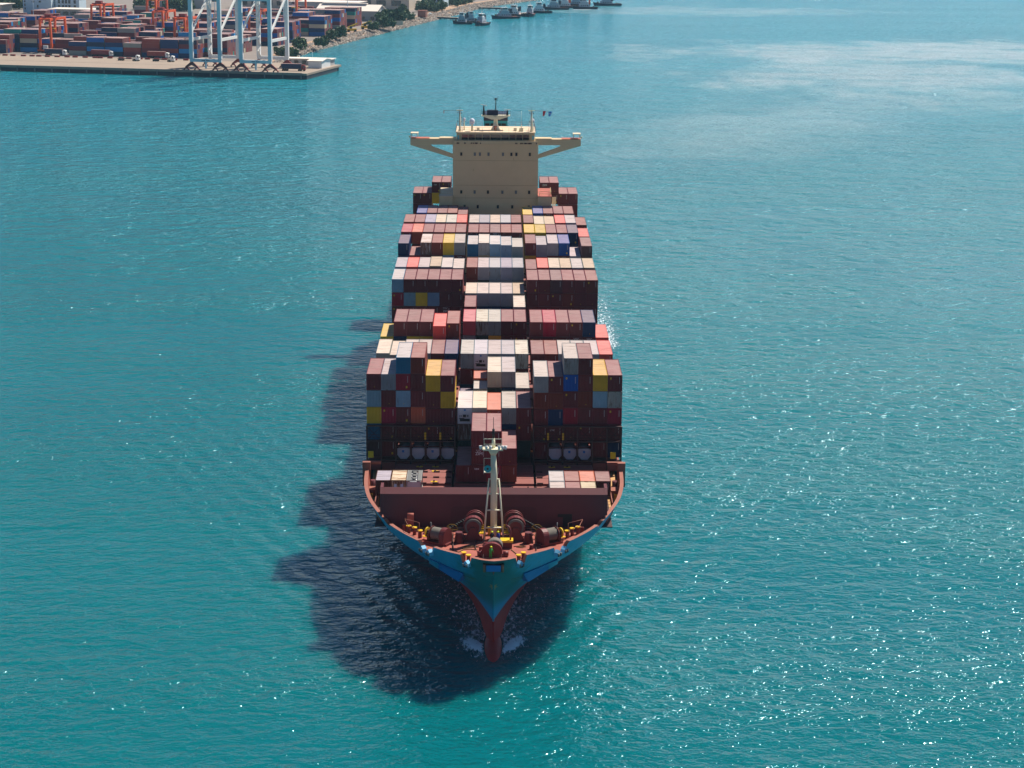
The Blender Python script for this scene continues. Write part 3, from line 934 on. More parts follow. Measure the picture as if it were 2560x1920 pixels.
# gear on the side decks by the bulwark
for s_ in (1, -1):
    m = MB(); m.box(*sorted((s_ * 19.2, s_ * 20.5)), 326, 328.2, 14.5, 15.8); sp("deck_locker", m, M['rim'])
    m = MB(); m.box(*sorted((s_ * 20.6, s_ * 21.9)), 332.6, 333.6, 14.5, 18.6); sp("bulwark_end_post", m, M['rim'])
    m = MB(); m.box(*sorted((s_ * 18.9, s_ * 21.6)), 333.9, 334.5, 17.9, 18.4); sp("cross_beam", m, M['rim'])
    m = MB()
    for k in range(5):
        m.bar((s_ * 19.0, 318.0 + k * 1.6, 14.5), (s_ * 19.0, 318.0 + k * 1.6, 16.2), .12)
    m.bar((s_ * 19.0, 317.8, 16.2), (s_ * 19.0, 325.2, 16.2), .12)
    sp("side_rail", m, M['rim'])
    m = MB(); m.tube([(s_ * 20.0, 329.8, 14.5), (s_ * 20.0, 329.8, 16.4)], .45, 10); sp("mushroom_vent", m, M['maroon'])
    for y_ in (324.0, 331.0):
        m = MB(); m.box(*sorted((s_ * 19.7, s_ * 20.4)), y_, y_ + .7, 14.5, 15.6); sp("bollard_box", m, M['yellow'])
for x in (-20.9, 20.2):
    m = MB(); m.box(x - .45, x + .45, 340.0 - .9, 340.0 - .6, 17.6, 18.7)
    sp("control_cabinet", m, M['yellow'])

# deckhouse
HX = 10.65
dh = MB(); dh.box(-HX, HX, 516, 530, 12.5, 49.45)
dho = sp("deckhouse", dh, M['cream'])
m = MB()
for z in (45.4, 39.2, 36.0):
    m.box(-HX - .02, HX + .02, 515.93, 516.0, z, z + .07)
sub("deck_seam", m, paint("seam_cream", (176, 150, 112), .6, .1, .2), dho)
WIN = []
for x in (-8.55, -5.15, -3.9, -1.75, 1.85, 3.95, 5.2, 8.55): WIN.append((x, 47.05, x in (-5.15, -3.9, -1.75, 1.85)))
for x in (-8.55, -5.2, -1.85, 1.75, 5.15, 8.45): WIN.append((x, 37.55, x in (-5.2, 1.75, 5.15)))
for x in (-7.7, -4.4, .65, 4.25, 8.4): WIN.append((x, 33.85, x == 8.4))
for x, z, pale in WIN:
    w = sub("window", MBbox(x - .27, x + .27, 515.9, 516.0, z - .42, z + .42), M['fender'] if pale else M['black'], dho)
    m = MB()
    m.box(x - .33, x - .27, 515.86, 516.0, z - .48, z + .48); m.box(x + .27, x + .33, 515.86, 516.0, z - .48, z + .48)
    m.box(x - .27, x + .27, 515.86, 516.0, z + .42, z + .48); m.box(x - .27, x + .27, 515.86, 516.0, z - .48, z - .42)
    sub("window_frame", m, M['cream'], dho)
for s_ in (-1, 1):
    m = MB(); m.box(*sorted((s_ * HX, s_ * 14.0)), 514.5, 529, 12.5, 36.6)
    o = sub("side_house", m, M['cream'], dho)
    m = MB(); m.box(*sorted((s_ * (HX + .02), s_ * 14.1)), 514.4, 529, 36.6, 36.75)
    sub("side_house_deck", m, M['deck'] if s_ > 0 else M['creamdeck'], dho)
    rail([(s_ * (HX + .4), 514.6, 36.75), (s_ * 13.9, 514.6, 36.75), (s_ * 13.9, 522, 36.75)], 1.2, .05, 'cream', parent=dho)
m = MB()
for k in range(14):
    t = k / 13
    m.box(14.2, 15.2, 514.6 + 4 * t, 514.95 + 4 * t, 36.4 - 4 * t, 36.5 - 4 * t)
sub("stairway", m, M['cream'], dho)
# wheelhouse
wh = MB(); wh.box(-9.75, 9.75, 517.2, 529.6, 49.5, 52.25)
wh.box(-HX, HX, 515.7, 517.2, 49.46, 49.62); wh.box(-10.5, 10.5, 515.8, 516.0, 49.62, 50.35)
who = sub("wheelhouse", wh, M['cream'], dho)
m = MB(); m.box(-9.95, 9.95, 516.6, 530.0, 52.25, 52.45)
sub("monkey_deck", m, M['creamdeck'], dho)
xs = [-8.5, -6.85, -5.1, -3.3, -1.35, 1.35, 3.35, 5.05, 6.75, 8.4]
for a, b_ in zip(xs[:-1], xs[1:]):
    m = MB()
    m.poly([(a + .08, 517.12, 50.5), (b_ - .08, 517.12, 50.5), (b_ - .06, 516.82, 51.85), (a + .06, 516.82, 51.85)])
    sub("bridge_window", m, M['glass'], dho)
m = MB()
for a in xs: m.bar((a, 517.14, 50.4), (a, 516.8, 51.9), .12)
m.box(-9, 9, 516.7, 517.2, 51.88, 52.24)
for a in xs[1:-1]: m.tube([(a, 516.65, 52.0), (a, 516.6, 52.3)], .09, 6)
sub("window_mullion", m, M['cream'], dho)
for a in (-9.3, 9.3):
    m = MB(); m.box(a - .2, a + .2, 517.1, 517.2, 50.6, 51.6)
    sub("bridge_window", m, paint("pale_teal_glass", (120, 190, 196), .2, .1), dho)
m = MB()
random.seed(3)
for k in range(26):
    x = random.choice([-1, 1]) * random.uniform(3.5, 10.4)
    m.box(x - .12, x + .12, 515.7, 515.78, 49.62, 49.95)
sub("gutter_bracket", m, M['darksteel'], dho)
for s_ in (-1, 1):
    m = MB(); yb0, yb1 = 516.6, 519.8
    X = lambda v: s_ * v
    m.prism([(X(9.9), 49.3), (X(21.25), 49.3), (X(21.25), 50.75), (X(14), 50.75), (X(14), 50.95), (X(9.9), 50.95)], 'y', yb0, yb1)
    m.prism([(X(16.2), 49.29), (X(21.24), 49.29), (X(21.24), 49.15), (X(10.66), 45.95), (X(10.66), 47.0), (X(15.9), 48.9)], 'y', yb0 + .02, yb0 + .5)
    sub("bridge_wing", m, M['cream'], dho)
    m = MB(); m.box(*sorted((X(16.5), X(21.2))), yb0 + .1, yb1 - .1, 50.76, 50.85)
    sub("wing_deck", m, paint("wing_deck_red", (176, 96, 70), .7, .2), dho)
    m = MB(); m.box(*sorted((X(19.3), X(21.2))), yb0 + .3, yb1 - .3, 52.0, 52.12)
    sub("wing_canopy", m, paint("canopy_cream", (226, 196, 160), .6, .1), dho)
    m = MB()
    for x in (19.45, 21.05):
        for y in (yb0 + .4, yb1 - .4):
            m.bar((X(x), y, 50.8), (X(x), y, 52.0), .08)
    m.tube([(X(21.4), yb0 + .2, 51.0), (X(21.4), yb0 + .2, 51.5)], .16, 8)
    sub("canopy_post", m, M['cream'], dho)
rail([(-9.9, 516.7, 52.45), (9.9, 516.7, 52.45)], 1.1, .03, 'cream', parent=dho)
rail([(-9.9, 516.7, 52.45), (-9.9, 529.8, 52.45), (-3.4, 529.8, 52.45)], 1.1, .03, 'maroon', parent=dho)
rail([(9.9, 516.7, 52.45), (9.9, 529.8, 52.45), (3.4, 529.8, 52.45)], 1.1, .03, 'maroon', parent=dho)
# funnel
fu = MB(); fu.box(-3.05, 3.05, 532, 540, 12.5, 53.6, 0); fu.box(-3.1, 3.1, 531.95, 540.05, 53.6, 55.3, 1)
fuo = sp("funnel", fu, [M['funnel'], M['navy']])
for x0, x1 in ((-2.7, -1.6), (-1.3, -.1), (.7, 1.35), (1.5, 2.6)):
    m = MB(); m.box(x0, x1, 531.94, 532.0, 51.85, 52.95, 0); m.box(x0, x1, 531.9, 531.94, 52.38, 52.44, 1)
    sub("louvre_opening", m, [M['black'], M['funnel']], fuo)
# radar mast
rm = MB(); rm.tube([(0, 522, 52.45), (0, 522, 53.0), (0, 522, 53.8), (0, 522, 55.2), (0, 522, 56.0)], [1.3, .95, .55, .48, 1.1], 14)
rm.prism([(-3.6, 56.15), (3.6, 56.15), (3.6, 55.95), (1.0, 55.1), (-1.0, 55.1), (-3.6, 55.95)], 'y', 521.2, 522.8)
rmo = sp("radar_mast", rm, M['mast'])
m = MB(); m.box(-2.2, .6, 521.5, 523, 56.16, 57.4)
sub("exhaust_box", m, M['navy'], rmo)
m = MB(); m.tube([(0, 522, 56.1), (0, 522, 60.2)], [.16, .1], 8)
for z, w in ((59.0, .3), (59.8, .45)):
    m.bar((-w, 522, z), (w, 522, z), .07)
m.bar((-.45, 522, 59.8), (-.5, 522, 60.5), .06); m.bar((.45, 522, 59.8), (.5, 522, 61.0), .06); m.tube([(0, 522, 60.0), (0, 522, 60.4)], .3, 8)
sub("antenna_mast", m, M['black'], rmo)
for x, z, t in ((-3.0, 58.6, .3), (2.9, 57.45, -.25)):
    m = MB(); m.tube([(x, 521.6, 56.1), (x, 521.6, z)], [.3, .13], 8, 0)
    m.bar((x - .8, 521.6, z + .25 * (1 if t > 0 else -.3)), (x + .8, 521.6, z - .1 * (1 if t > 0 else -1.5)), .22, .16, 1)
    sub("radar_scanner", m, [M['black'], M['white']], rmo)
m = MB()
P = [(-3.6, 521.1), (3.6, 521.1)]
for z in (56.7, 57.2):
    m.bar((-3.7, 521.1, z), (-2.2, 521.1, z), .05); m.bar((.6, 521.1, z), (3.7, 521.1, z), .05)
for x in (-3.7, -3.3, -2.5, 1.0, 1.6, 2.3, 3.1, 3.7):
    m.bar((x, 521.1, 56.1), (x, 521.1, 57.25), .06)
sub("platform_rail", m, M['navy'], rmo)
m = MB(); m.tube([(-.1, 520.4, 52.45), (-.1, 520.4, 53.4)], .38, 10); m.tube([(-.1, 520.4, 53.4), (-.1, 520.4, 53.55)], .5, 10)
sp("fire_monitor", m, paint("monitor_red", (170, 92, 70), .6, .2))
for s_ in (-1, 1):
    m = MB(); x = s_ * 8.95
    m.tube([(x, 518, 52.45), (x, 518, 53.2), (x, 518, 57.6)], [.42, .26, .2], 10)
    m.box(x - .8, x + .8, 517.8, 518.2, 57.6, 57.8)
    o = sp("signal_mast", m, M['mast'])
    m = MB()
    for z, dx in ((54.8, .45), (55.8, .5), (57.0, -.45), (56.9, .45), (54.9, -.5)):
        m.bar((x, 518, z), (x + dx, 518, z), .06); m.tube([(x + dx, 518, z), (x + dx, 518, z + .3)], .11, 6)
    m.bar((x, 518, 57.8), (x, 518, 58.6), .06)
    sub("navigation_light", m, M['black'], o)
    m = MB(); m.tube([(x, 518, 57.7), (x + s_ * 4.1, 518, 57.65)], .035, 5)
    sub("yard_arm", m, M['darksteel'], o)
    m = MB()
    for k in range(9):
        m.bar((x - s_ * .35, 518.6, 52.5 + k * .3), (x - s_ * .75, 518.6, 52.5 + k * .3), .04)
    m.bar((x - s_ * .35, 518.6, 52.5), (x - s_ * .3, 518.4, 56.0), .05); m.bar((x - s_ * .8, 518.6, 52.5), (x - s_ * .35, 518.4, 56.0), .05)
    sub("mast_ladder", m, M['white'], o)
for x, y, z, r in ((-5.9, 519, 54.9, .68), (-7.9, 521, 55.2, .36), (9.3, 521, 55.0, .42)):
    m = MB(); m.sphere((x, y, z), r, 16, 12, 0, (1, 1, 1.08)); m.tube([(x, y, z - r * .7), (x, y, z - r * 1.1)], r * .85, 12, 0); m.tube([(x, y, 52.45), (x, y, z - r)], [r * .5, r * .3], 10, 1)
    sp("satellite_dome", m, [paint("dome_white", (208, 204, 216), .4, .03), M['mast']])
for x, y, w in ((-4.4, 519.5, .35), (4.9, 519.5, .4), (6.2, 519, .3)):
    m = MB(); m.box(x - w, x + w, y, y + .8, 52.45, 53.2)
    sp("deck_locker", m, M['mast'])
m = MB(); m.tube([(6.4, 518.6, 52.45), (6.4, 518.6, 54.0)], .12, 6); m.tube([(6.4, 518.6, 54), (6.4, 518.6, 57.6)], .025, 4); m.box(6.2, 6.9, 518.4, 518.8, 52.45, 53.4)
sp("whip_antenna", m, M['mast'])

# ------------------------------------------------------------------ signal flags (hung on halyards)
def flag(name, label, x, z, mat, w=.75, h=1.0, extra=None):
    t = thing(name, label, "flag", (x, 518, z - h))
    m = MB(); rows = []
    for j in range(5):
        rows.append([(i / 6 * w * (1 - .55 * j / 4), .12 * math.sin(i * 1.3 + j * .5) , h * (1 - j / 4)) for i in range(7)])
    m.grid(rows, 0, True)
    part("flag_cloth", m, mat, t)
    m = MB(); m.tube([(0, 0, -.2), (0, 0, h + .5)], .015, 4)
    part("halyard", m, M['darksteel'], t)
    if extra:
        m = MB(); m.poly([(.2, -.16, .55), (.45, -.16, .6), (.42, -.16, .85), (.2, -.16, .8)])
        part("flag_square", m, extra, t)
flag("signal_flag", "red signal flag on the yard beside the port signal mast", 11.75, 57.6, M['redflag'], .75, 1.2)
flag("signal_flag", "blue and white signal flag hanging outboard of the red one", 13.15, 57.5, M['blueflag'], .95, 1.15, M['white'])
flag("signal_flag", "small furled dark flag hanging from the starboard yard arm", -13.0, 57.6, M['bogie'], .2, .7)

# ------------------------------------------------------------------ shipping containers
CW = 1.219
def corr(a0, a1, n, d0, d1):
    """trapezoid corrugation: list of (a, depth)"""
    st_ = (a1 - a0) / n
    out = []
    for k in range(n):
        a = a0 + k * st_
        out += [(a, d0), (a + st_ * .3, d0), (a + st_ * .5, d1), (a + st_ * .8, d1)]
    out.append((a1, d0))
    return out
CMESH = {}
def cmeshes(L, h, end):
    key = (L, h, end)
    if key in CMESH: return CMESH[key]
    fr = MB(); w = CW
    for sx in (-1, 1):
        for y in (0, L - .16):
            fr.box(*sorted((sx * w, sx * (w - .14))), y, y + .16, .12, h - .12)
            for z in (0, h - .12):
                fr.box(*sorted((sx * (w + .004), sx * (w - .18))), y - .004 if y == 0 else y, y + .18 if y == 0 else y + .164, z, z + .12)
        fr.box(*sorted((sx * w, sx * (w - .08))), .18, L - .18, h - .10, h - .02); fr.box(*sorted((sx * w, sx * (w - .08))), .18, L - .18, .0, .14)
    for y in (0.0, L - .12):
        fr.box(-w + .18, w - .18, y, y + .12, h - .12, h - .005); fr.box(-w + .18, w - .18, y, y + .12, .0, .14)
    fr.box(-w + .1, w - .1, .14, L - .14, .08, .14)
    rf = MB()
    rows = [[(-w + .07, y, h - z) for y, z in corr(.12, L - .12, 22 if L > 8 else 11, .075, .045)],
            [(w - .07, y, h - z) for y, z in corr(.12, L - .12, 22 if L > 8 else 11, .075, .045)]]
    rf.grid(rows, 0, False, True)
    sw = []
    for sx in (-1, 1):
        s2 = MB()
        pr = corr(.14, L - .14, 26 if L > 8 else 13, .02, .055)
        s2.grid([[(sx * (w - d), y, .12) for y, d in pr], [(sx * (w - d), y, h - .08) for y, d in pr]], 0, False, sx < 0)
        sw.append(s2)
    ew = MB()
    if end == 'front':
        pr = corr(-w + .12, w - .12, 9, .02, .125)
        ew.grid([[(x, d, .12) for x, d in pr], [(x, d, h - .10) for x, d in pr]], 0, False)
    elif end == 'door':
        for x0, x1 in ((-w + .13, -.015), (.015, w - .13)):
            ew.box(x0, x1, .03, .08, .13, h - .12)
            for k in (.3, .75):
                x = x0 + (x1 - x0) * k
                ew.tube([(x, .0, .1), (x, .0, h - .1)], .025, 5)
    else:       # refrigerated unit
        ew.box(-w + .12, w - .12, .12, .2, .13, h - .10, 0)
        ew.box(-w + .2, w - .2, .06, .12, h * .62, h - .15, 0)
        ew.box(-.32, .2, .05, .12, h * .40, h * .56, 1); ew.box(.42, .6, .06, .12, h * .42, h * .54, 1); ew.box(-.95, -.8, .06, .12, h * .45, h * .5, 1); ew.box(-.7, -.5, .06, .12, h * .45, h * .5, 1)
        ew.box(-.85, .85, .04, .12, h * .14, h * .30, 1); ew.box(-1.0, -.1, .05, .12, h * .31, h * .345, 1)
        ew.prism([(x * .18, h * .85 + z * .18) for x, z in [(math.cos(a), math.sin(a)) for a in np.linspace(0, 5.6, 9)]], 'y', .045, .06, 2)
    bk = MB(); bk.box(-w + .14, w - .14, L - .1, L - .03, .13, h - .11)
    res = dict(frame=fr.mesh("frame", [M_CFRAME]), roof=rf.mesh("roof", [M_CROOF]),
               end=ew.mesh("end_wall", [M_CWALL, M['black'], M['blue']]), s0=sw[0].mesh("side_wall", [M_CWALL]),
               s1=sw[1].mesh("side_wall", [M_CWALL]), back=bk.mesh("rear_wall", [M_CWALL]))
    CMESH[key] = res
    return res
# printed marks on the end walls: a column of small white strokes, sometimes a yellow placard
def mark_mesh(kind, h):
    key = ('mark', kind, h)
    if key in CMESH: return CMESH[key]
    m = MB()
    if kind in ('strip', 'strip_placard', 'strip_low'):
        for k in range(11):
            z = h - .35 - k * .105
            m.box(.72, .80, .012, .02, z - .08, z, 0)
    if kind == 'strip_placard': m.box(-.85, -.6, .01, .02, h - .75, h - .42, 1)
    if kind == 'strip_low': m.box(.45, .72, .01, .02, .35, .72, 1)
    if kind == 'dots':
        m.box(.05, .16, .01, .02, .5, .61, 1)
    CMESH[key] = m.mesh("marking", [paint("marking_white", (196, 190, 188), .6, .1), paint("marking_yellow", (206, 168, 40), .6, .1)])
    return CMESH[key]

PAL = {  # letter: (colour word, rgb, rust, corrugated front or doors)
    'M': ("maroon", (112, 46, 50), .05), 'm': ("dull plum", (96, 62, 66), .05), 'B': ("brown red", (124, 54, 44), .08), 'K': ("crimson", (158, 26, 56), .03),
    'W': ("off-white", (186, 182, 176), .48), 'G': ("light grey", (170, 176, 180), .40), 'C': ("cream white", (212, 200, 174), .45), 'L': ("pale blue", (134, 162, 180), .42),
    'N': ("navy blue", (22, 50, 92), .04), 'R': ("bright blue", (20, 84, 160), .03), 'Y': ("yellow", (214, 176, 48), .08), 'O': ("orange", (196, 100, 70), .10),
    'S': ("salmon red", (214, 82, 70), .06), 'T': ("teal blue", (44, 112, 146), .10), 'E': ("beige", (190, 172, 140), .55), 'X': ("rust-streaked white", (208, 200, 186), .80),
    'V': ("lavender grey", (150, 157, 176), .3), 'D': ("dark green", (38, 58, 54), .15), 'H': ("pink", (196, 84, 98), .04), 'F': ("white refrigerated", (204, 205, 204), .2),
}
CNT = {'n': 0}
NTH = ["", "top of", "second down in", "third down in", "fourth down in", "fifth down in", "sixth down in"]
def row_words(b):
    return {-2: "low row behind the breakwater", -1: "group just behind the foremast", 0: "foremost full row", 1: "second full row", 2: "third full row", 3: "fourth full row",
            4: "fifth full row", 5: "sixth full row", 6: "seventh full row", 7: "fifth row ahead of the deckhouse", 8: "fourth row ahead of the deckhouse", 9: "third row ahead of the deckhouse",
            10: "second row ahead of the deckhouse", 11: "last row ahead of the deckhouse", 12: "row abaft the deckhouse"}[b]
def col_words(c):
    if c in (1, 17): return "outermost " + ("starboard" if c == 1 else "port") + " stack"
    o = ["", "", "second", "third", "fourth", "fifth", "innermost"]
    if c <= 6: return o[c] + " starboard stack"
    if c >= 12: return o[18 - c] + " port stack"
    return {7: "starboard-most middle stack", 8: "second middle stack", 9: "centreline stack", 10: "fourth middle stack", 11: "port-most middle stack"}[c]
def text_mesh(body, size):
    cu = bpy.data.curves.new("lettering", 'FONT')
    cu.body = body; cu.size = size; cu.extrude = .006; cu.align_x = 'CENTER'
    o = bpy.data.objects.new("lettering", cu)
    COL.objects.link(o)
    bpy.context.view_layer.update()
    me = bpy.data.meshes.new_from_object(o.evaluated_get(bpy.context.evaluated_depsgraph_get()))
    bpy.data.objects.remove(o); bpy.data.curves.remove(cu)
    me.name = "lettering"
    me.materials.clear(); me.materials.append(paint("lettering_white", (226, 222, 220), .6, .05))
    return me
TXT = {}
def lettering(parent, body, size, x, z):
    if (body, size) not in TXT: TXT[(body, size)] = text_mesh(body, size)
    o = obj("lettering", TXT[(body, size)], parent, (x, .008, z))
    o.rotation_euler = (R_(90), 0, 0)
def stars(parent, z, h):
    if 'stars' not in TXT:
        m = MB()
        for r, n in ((0, 4), (1, 3)):
            for k in range(n):
                x = (k - (n - 1) / 2) * .26; zz = -r * .2
                pr = []
                for j in range(10):
                    a = math.pi * j / 5 + math.pi / 2; rr = .09 if j % 2 == 0 else .04
                    pr.append((x + rr * math.cos(a), 0, zz + rr * math.sin(a)))
                m.poly(pr)
        TXT['stars'] = m.mesh("star_row", [paint("lettering_white", (226, 222, 220), .6, .05)])
    obj("star_row", TXT['stars'], parent, (0, .008, z))
def add_container(code, bay, c, tier, x, y, z, h, L=12.192, half=None):
    word, rgb, rust = PAL[code]
    end = 'reefer' if code == 'F' else ('door' if code == 'X' and L < 8 else 'front')
    ms = cmeshes(L, h, end)
    size = "short " if L < 8 else ""
    lab = f"{size}{word} container {'on ' if tier == 1 else ''}{NTH[tier]} the {col_words(c)}, {row_words(bay)}"
    if half: lab = f"{size}{word} container in the {col_words(c)}, {half} half, {row_words(bay)}"
    t = thing("shipping_container", lab, "container", (x + random.uniform(-.025, .025), y + random.uniform(-.08, .08), z), 0, "containers stacked on the ship")
    CNT['n'] += 1
    jit = random.uniform(.86, 1.12)
    cc = lin(*rgb)
    j2 = [random.uniform(.94, 1.06) for _ in range(3)]
    colr = tuple(min(1, cc[i] * jit * j2[i]) for i in range(3)) + (max(0, min(1, rust * random.uniform(.5, 1.3))),)
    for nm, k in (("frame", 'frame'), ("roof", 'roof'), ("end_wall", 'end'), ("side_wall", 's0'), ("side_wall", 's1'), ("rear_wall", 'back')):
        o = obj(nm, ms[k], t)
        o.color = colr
        if nm != 'roof' and code in 'WCGXE':       # walls and frame darkened and blued: their shade is put into the colour
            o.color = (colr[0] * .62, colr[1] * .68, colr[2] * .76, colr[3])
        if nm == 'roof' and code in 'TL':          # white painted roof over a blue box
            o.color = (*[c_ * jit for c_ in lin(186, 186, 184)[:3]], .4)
    if code in 'MBKNRSmYLO' and end == 'front':
        q = random.random()
        kind = 'strip' if q < .45 else 'strip_placard' if q < .6 else 'strip_low' if q < .75 else 'dots'
        if code in 'YL': kind = 'dots' if q < .3 else None
        if kind: obj("marking", mark_mesh(kind, h), t)
    return t
def tank_meshes(L, h):
    key = ('tank', L, h)
    if key in CMESH: return CMESH[key]
    fr = MB(); w = CW
    for sx in (-1, 1):
        for y in (0, L - .16):
            fr.box(*sorted((sx * w, sx * (w - .14))), y, y + .16, 0, h)
        fr.box(*sorted((sx * w, sx * (w - .1))), .16, L - .16, h - .12, h); fr.box(*sorted((sx * w, sx * (w - .1))), .16, L - .16, 0, .12)
    for y in (0, L - .14):
        fr.box(-w + .14, w - .14, y, y + .14, h - .14, h - .01); fr.box(-w + .14, w - .14, y, y + .14, .01, .14)
    tk = MB()
    oc = [(1.10, .35), (.6, -.35 + .0), (-.6, -.35), (-1.10, .35)]
    zc = h * .52
    pts = [(-1.08, zc + .85), (-1.08, zc - .25), (-.48, zc - 1.0), (.48, zc - 1.0), (1.08, zc - .25), (1.08, zc + .85), (.95, zc + .95), (-.95, zc + .95)]
    tk.prism(pts, 'y', .12, .3, 0)
    tk.tube([(0, .3, zc), (0, L - .2, zc)], .98, 20, 0)
    pl = MB(); pl.box(-.28, .12, .09, .12, zc + .2, zc + .62)
    wk = MB()
    wk.box(-w + .1, -.55, .2, L - .2, h - .05, h - .01); wk.box(.55, w - .1, .2, L - .2, h - .05, h - .01)
    for k in range(3):
        y = L * (.22 + .28 * k)
        wk.tube([(0, y, h - .1), (0, y, h + .05)], [.42, .34], 14)
        wk.box(-.55, .55, y + .5, y + .58, h - .05, h)
    CMESH[key] = (fr.mesh("frame", [M_CFRAME]), tk.mesh("tank", [M['tankw']]), pl.mesh("placard", [M['blue']]), wk.mesh("walkway", [M['fender']]))
    return CMESH[key]
def add_tank(bay, c, x, y, z, h, L=12.192, front=False, plac=True):
    lab = "silver framed tank container with round lids on top, beside the rusty white container" if front else f"white ended tank container at the foot of the {col_words(c)}, foremost full row"
    t = thing("tank_container", lab, "tank container", (x, y, z), 0, "tank containers on the ship")
    a, b, p, k = tank_meshes(L, h)
    f = obj("frame", a, t); f.color = lin(150, 150, 148) if front else lin(96, 36, 36); f.color[3] = .2
    obj("tank", b, t)
    if plac and not front: obj("placard", p, t)
    if front: obj("walkway", k, t)

HC, SD = 2.80, 2.55
D = {}   # bay -> {col: (top level, tiers from the top)}
D[0] = {1: (5, 'MLYTm'), 2: (5, 'WMKMM'), 3: (6, 'TKLMM#'), 4: (6, 'BMMOM#'), 5: (5, 'YMMM#'), 6: (5, 'MYMM#'),
        7: (3, 'FXD'), 8: (3, 'CGD'), 9: (3, 'OMM'), 10: (3, 'WNM'), 11: (3, 'MMD'),
        12: (5, 'WBMMM'), 13: (5, 'MBNM#'), 14: (6, 'WRMKM#'), 15: (6, 'MMBMM#'), 16: (5, 'YLMMM'), 17: (5, 'MXKMN')}
D[1] = {9: (4, 'CD'), 10: (4, 'WN'), 11: (3, 'WM'), 7: (2, 'N')}
D[2] = {1: (4, 'CG'), 2: (4, 'CM'), 3: (4, 'W'), 4: (4, 'W'), 5: (4, 'MM'), 6: (4, 'NM'), 7: (4, 'WMN'), 8: (4, 'FGN'), 9: (4, 'WG'), 10: (4, 'GG'), 11: (4, 'XM'),
        12: (4, 'MM'), 13: (4, 'BM'), 14: (4, 'WG'), 15: (4, 'W'), 16: (4, 'WG'), 17: (4, 'SMM')}
D[3] = {1: (4, 'YYM'), 2: (5, 'MN'), 3: (5, 'MY'), 4: (5, 'MY'), 5: (5, 'SM'), 6: (5, 'BM'), 12: (5, 'MM'), 13: (5, 'KM'), 14: (5, 'MM'), 15: (5, 'MM'), 16: (5, 'NM'), 17: (4, 'SMM')}
D[4] = {7: (4, 'HG'), 8: (4, 'XD'), 9: (4, 'WY'), 10: (4, 'MM'), 11: (4, 'MM')}
D[5] = {7: (4, 'M'), 8: (3, 'N'), 9: (3, 'N'), 10: (3, 'N'), 11: (4, 'C')}
D[6] = {1: (5, 'LKMMM'), 2: (5, 'MLM'), 3: (5, 'MYM'), 4: (5, 'MLM'), 5: (5, 'MMM'), 6: (5, 'MMM'), 7: (4, 'CM'), 8: (4, 'XN'), 9: (4, 'XN'), 10: (4, 'WN'), 11: (4, 'EM'),
        12: (5, 'MMM'), 13: (5, 'MMM'), 14: (5, 'mMM'), 15: (5, 'MBM'), 16: (5, 'MMM'), 17: (5, 'BMMMM')}
D[7] = {1: (5, 'G'), 2: (5, 'S'), 3: (5, 'W'), 4: (5, 'E'), 5: (5, 'W'), 6: (5, 'W'), 7: (5, 'BM'), 8: (5, 'WD'), 9: (5, 'GG'), 10: (5, 'VG'), 11: (5, 'GG'),
        12: (5, 'M'), 13: (5, 'S'), 14: (5, 'C'), 15: (5, 'E'), 16: (5, 'W'), 17: (5, 'E')}
D[8] = {1: (6, 'NN'), 2: (5, 'MM'), 3: (6, 'XM'), 4: (6, 'BM'), 5: (6, 'YL'), 6: (6, 'WM'), 7: (6, 'T'), 8: (6, 'X'), 9: (6, 'L'), 10: (6, 'L'), 11: (6, 'W'),
        12: (6, 'MY'), 13: (6, 'GM'), 14: (6, 'WM'), 15: (6, 'RM'), 16: (5, 'WL'), 17: (6, 'mMM')}
D[9] = {1: (6, 'K'), 2: (6, 'OM'), 3: (6, 'M'), 4: (6, 'M'), 5: (6, 'B'), 6: (6, 'M'), 7: (6, 'M'), 8: (6, 'M'), 9: (6, 'm'), 10: (6, 'B'), 11: (6, 'M'),
        12: (6, 'Y'), 13: (6, 'Y'), 14: (6, 'M'), 15: (6, 'M'), 16: (6, 'NN'), 17: (6, 'SM')}
D[10] = {1: (6, 'B'), 2: (6, 'M'), 3: (6, 'V'), 4: (6, 'C'), 5: (6, 'W'), 6: (6, 'S'), 7: (6, 'W'), 8: (6, 'V'), 9: (6, 'C'), 10: (6, 'G'), 11: (6, 'M'),
         12: (6, 'M'), 13: (6, 'C'), 14: (6, 'E'), 15: (6, 'S'), 16: (6, 'W'), 17: (6, 'BM')}
D[11] = {2: (6, 'R'), 3: (6, 'M'), 4: (6, 'M'), 5: (6, 'B'), 6: (6, 'M'), 12: (6, 'Y'), 13: (6, 'R'), 14: (6, 'M'), 15: (6, 'M'), 16: (6, 'B')}
DZ = {(0, 9): -.3, (0, 5): -.2, (0, 6): -.2, (0, 12): -.3, (0, 13): -.3, (2, 2): -.3, (3, 5): -.6, (3, 6): -.3, (7, 12): -.3, (7, 4): .2, (7, 6): -.2, (8, 13): -.35, (8, 7): -.3, (8, 9): -.3, (8, 10): -.5,
      (8, 11): -.85, (8, 1): -.2, (8, 17): -.6, (9, 17): -.85, (10, 13): -.3, (10, 14): -.3, (10, 17): -.5, (11, 6): -.35, (11, 12): -.3, (4, 8): -.0, (1, 8): 0}
YS = {(3, 5): -1.1}
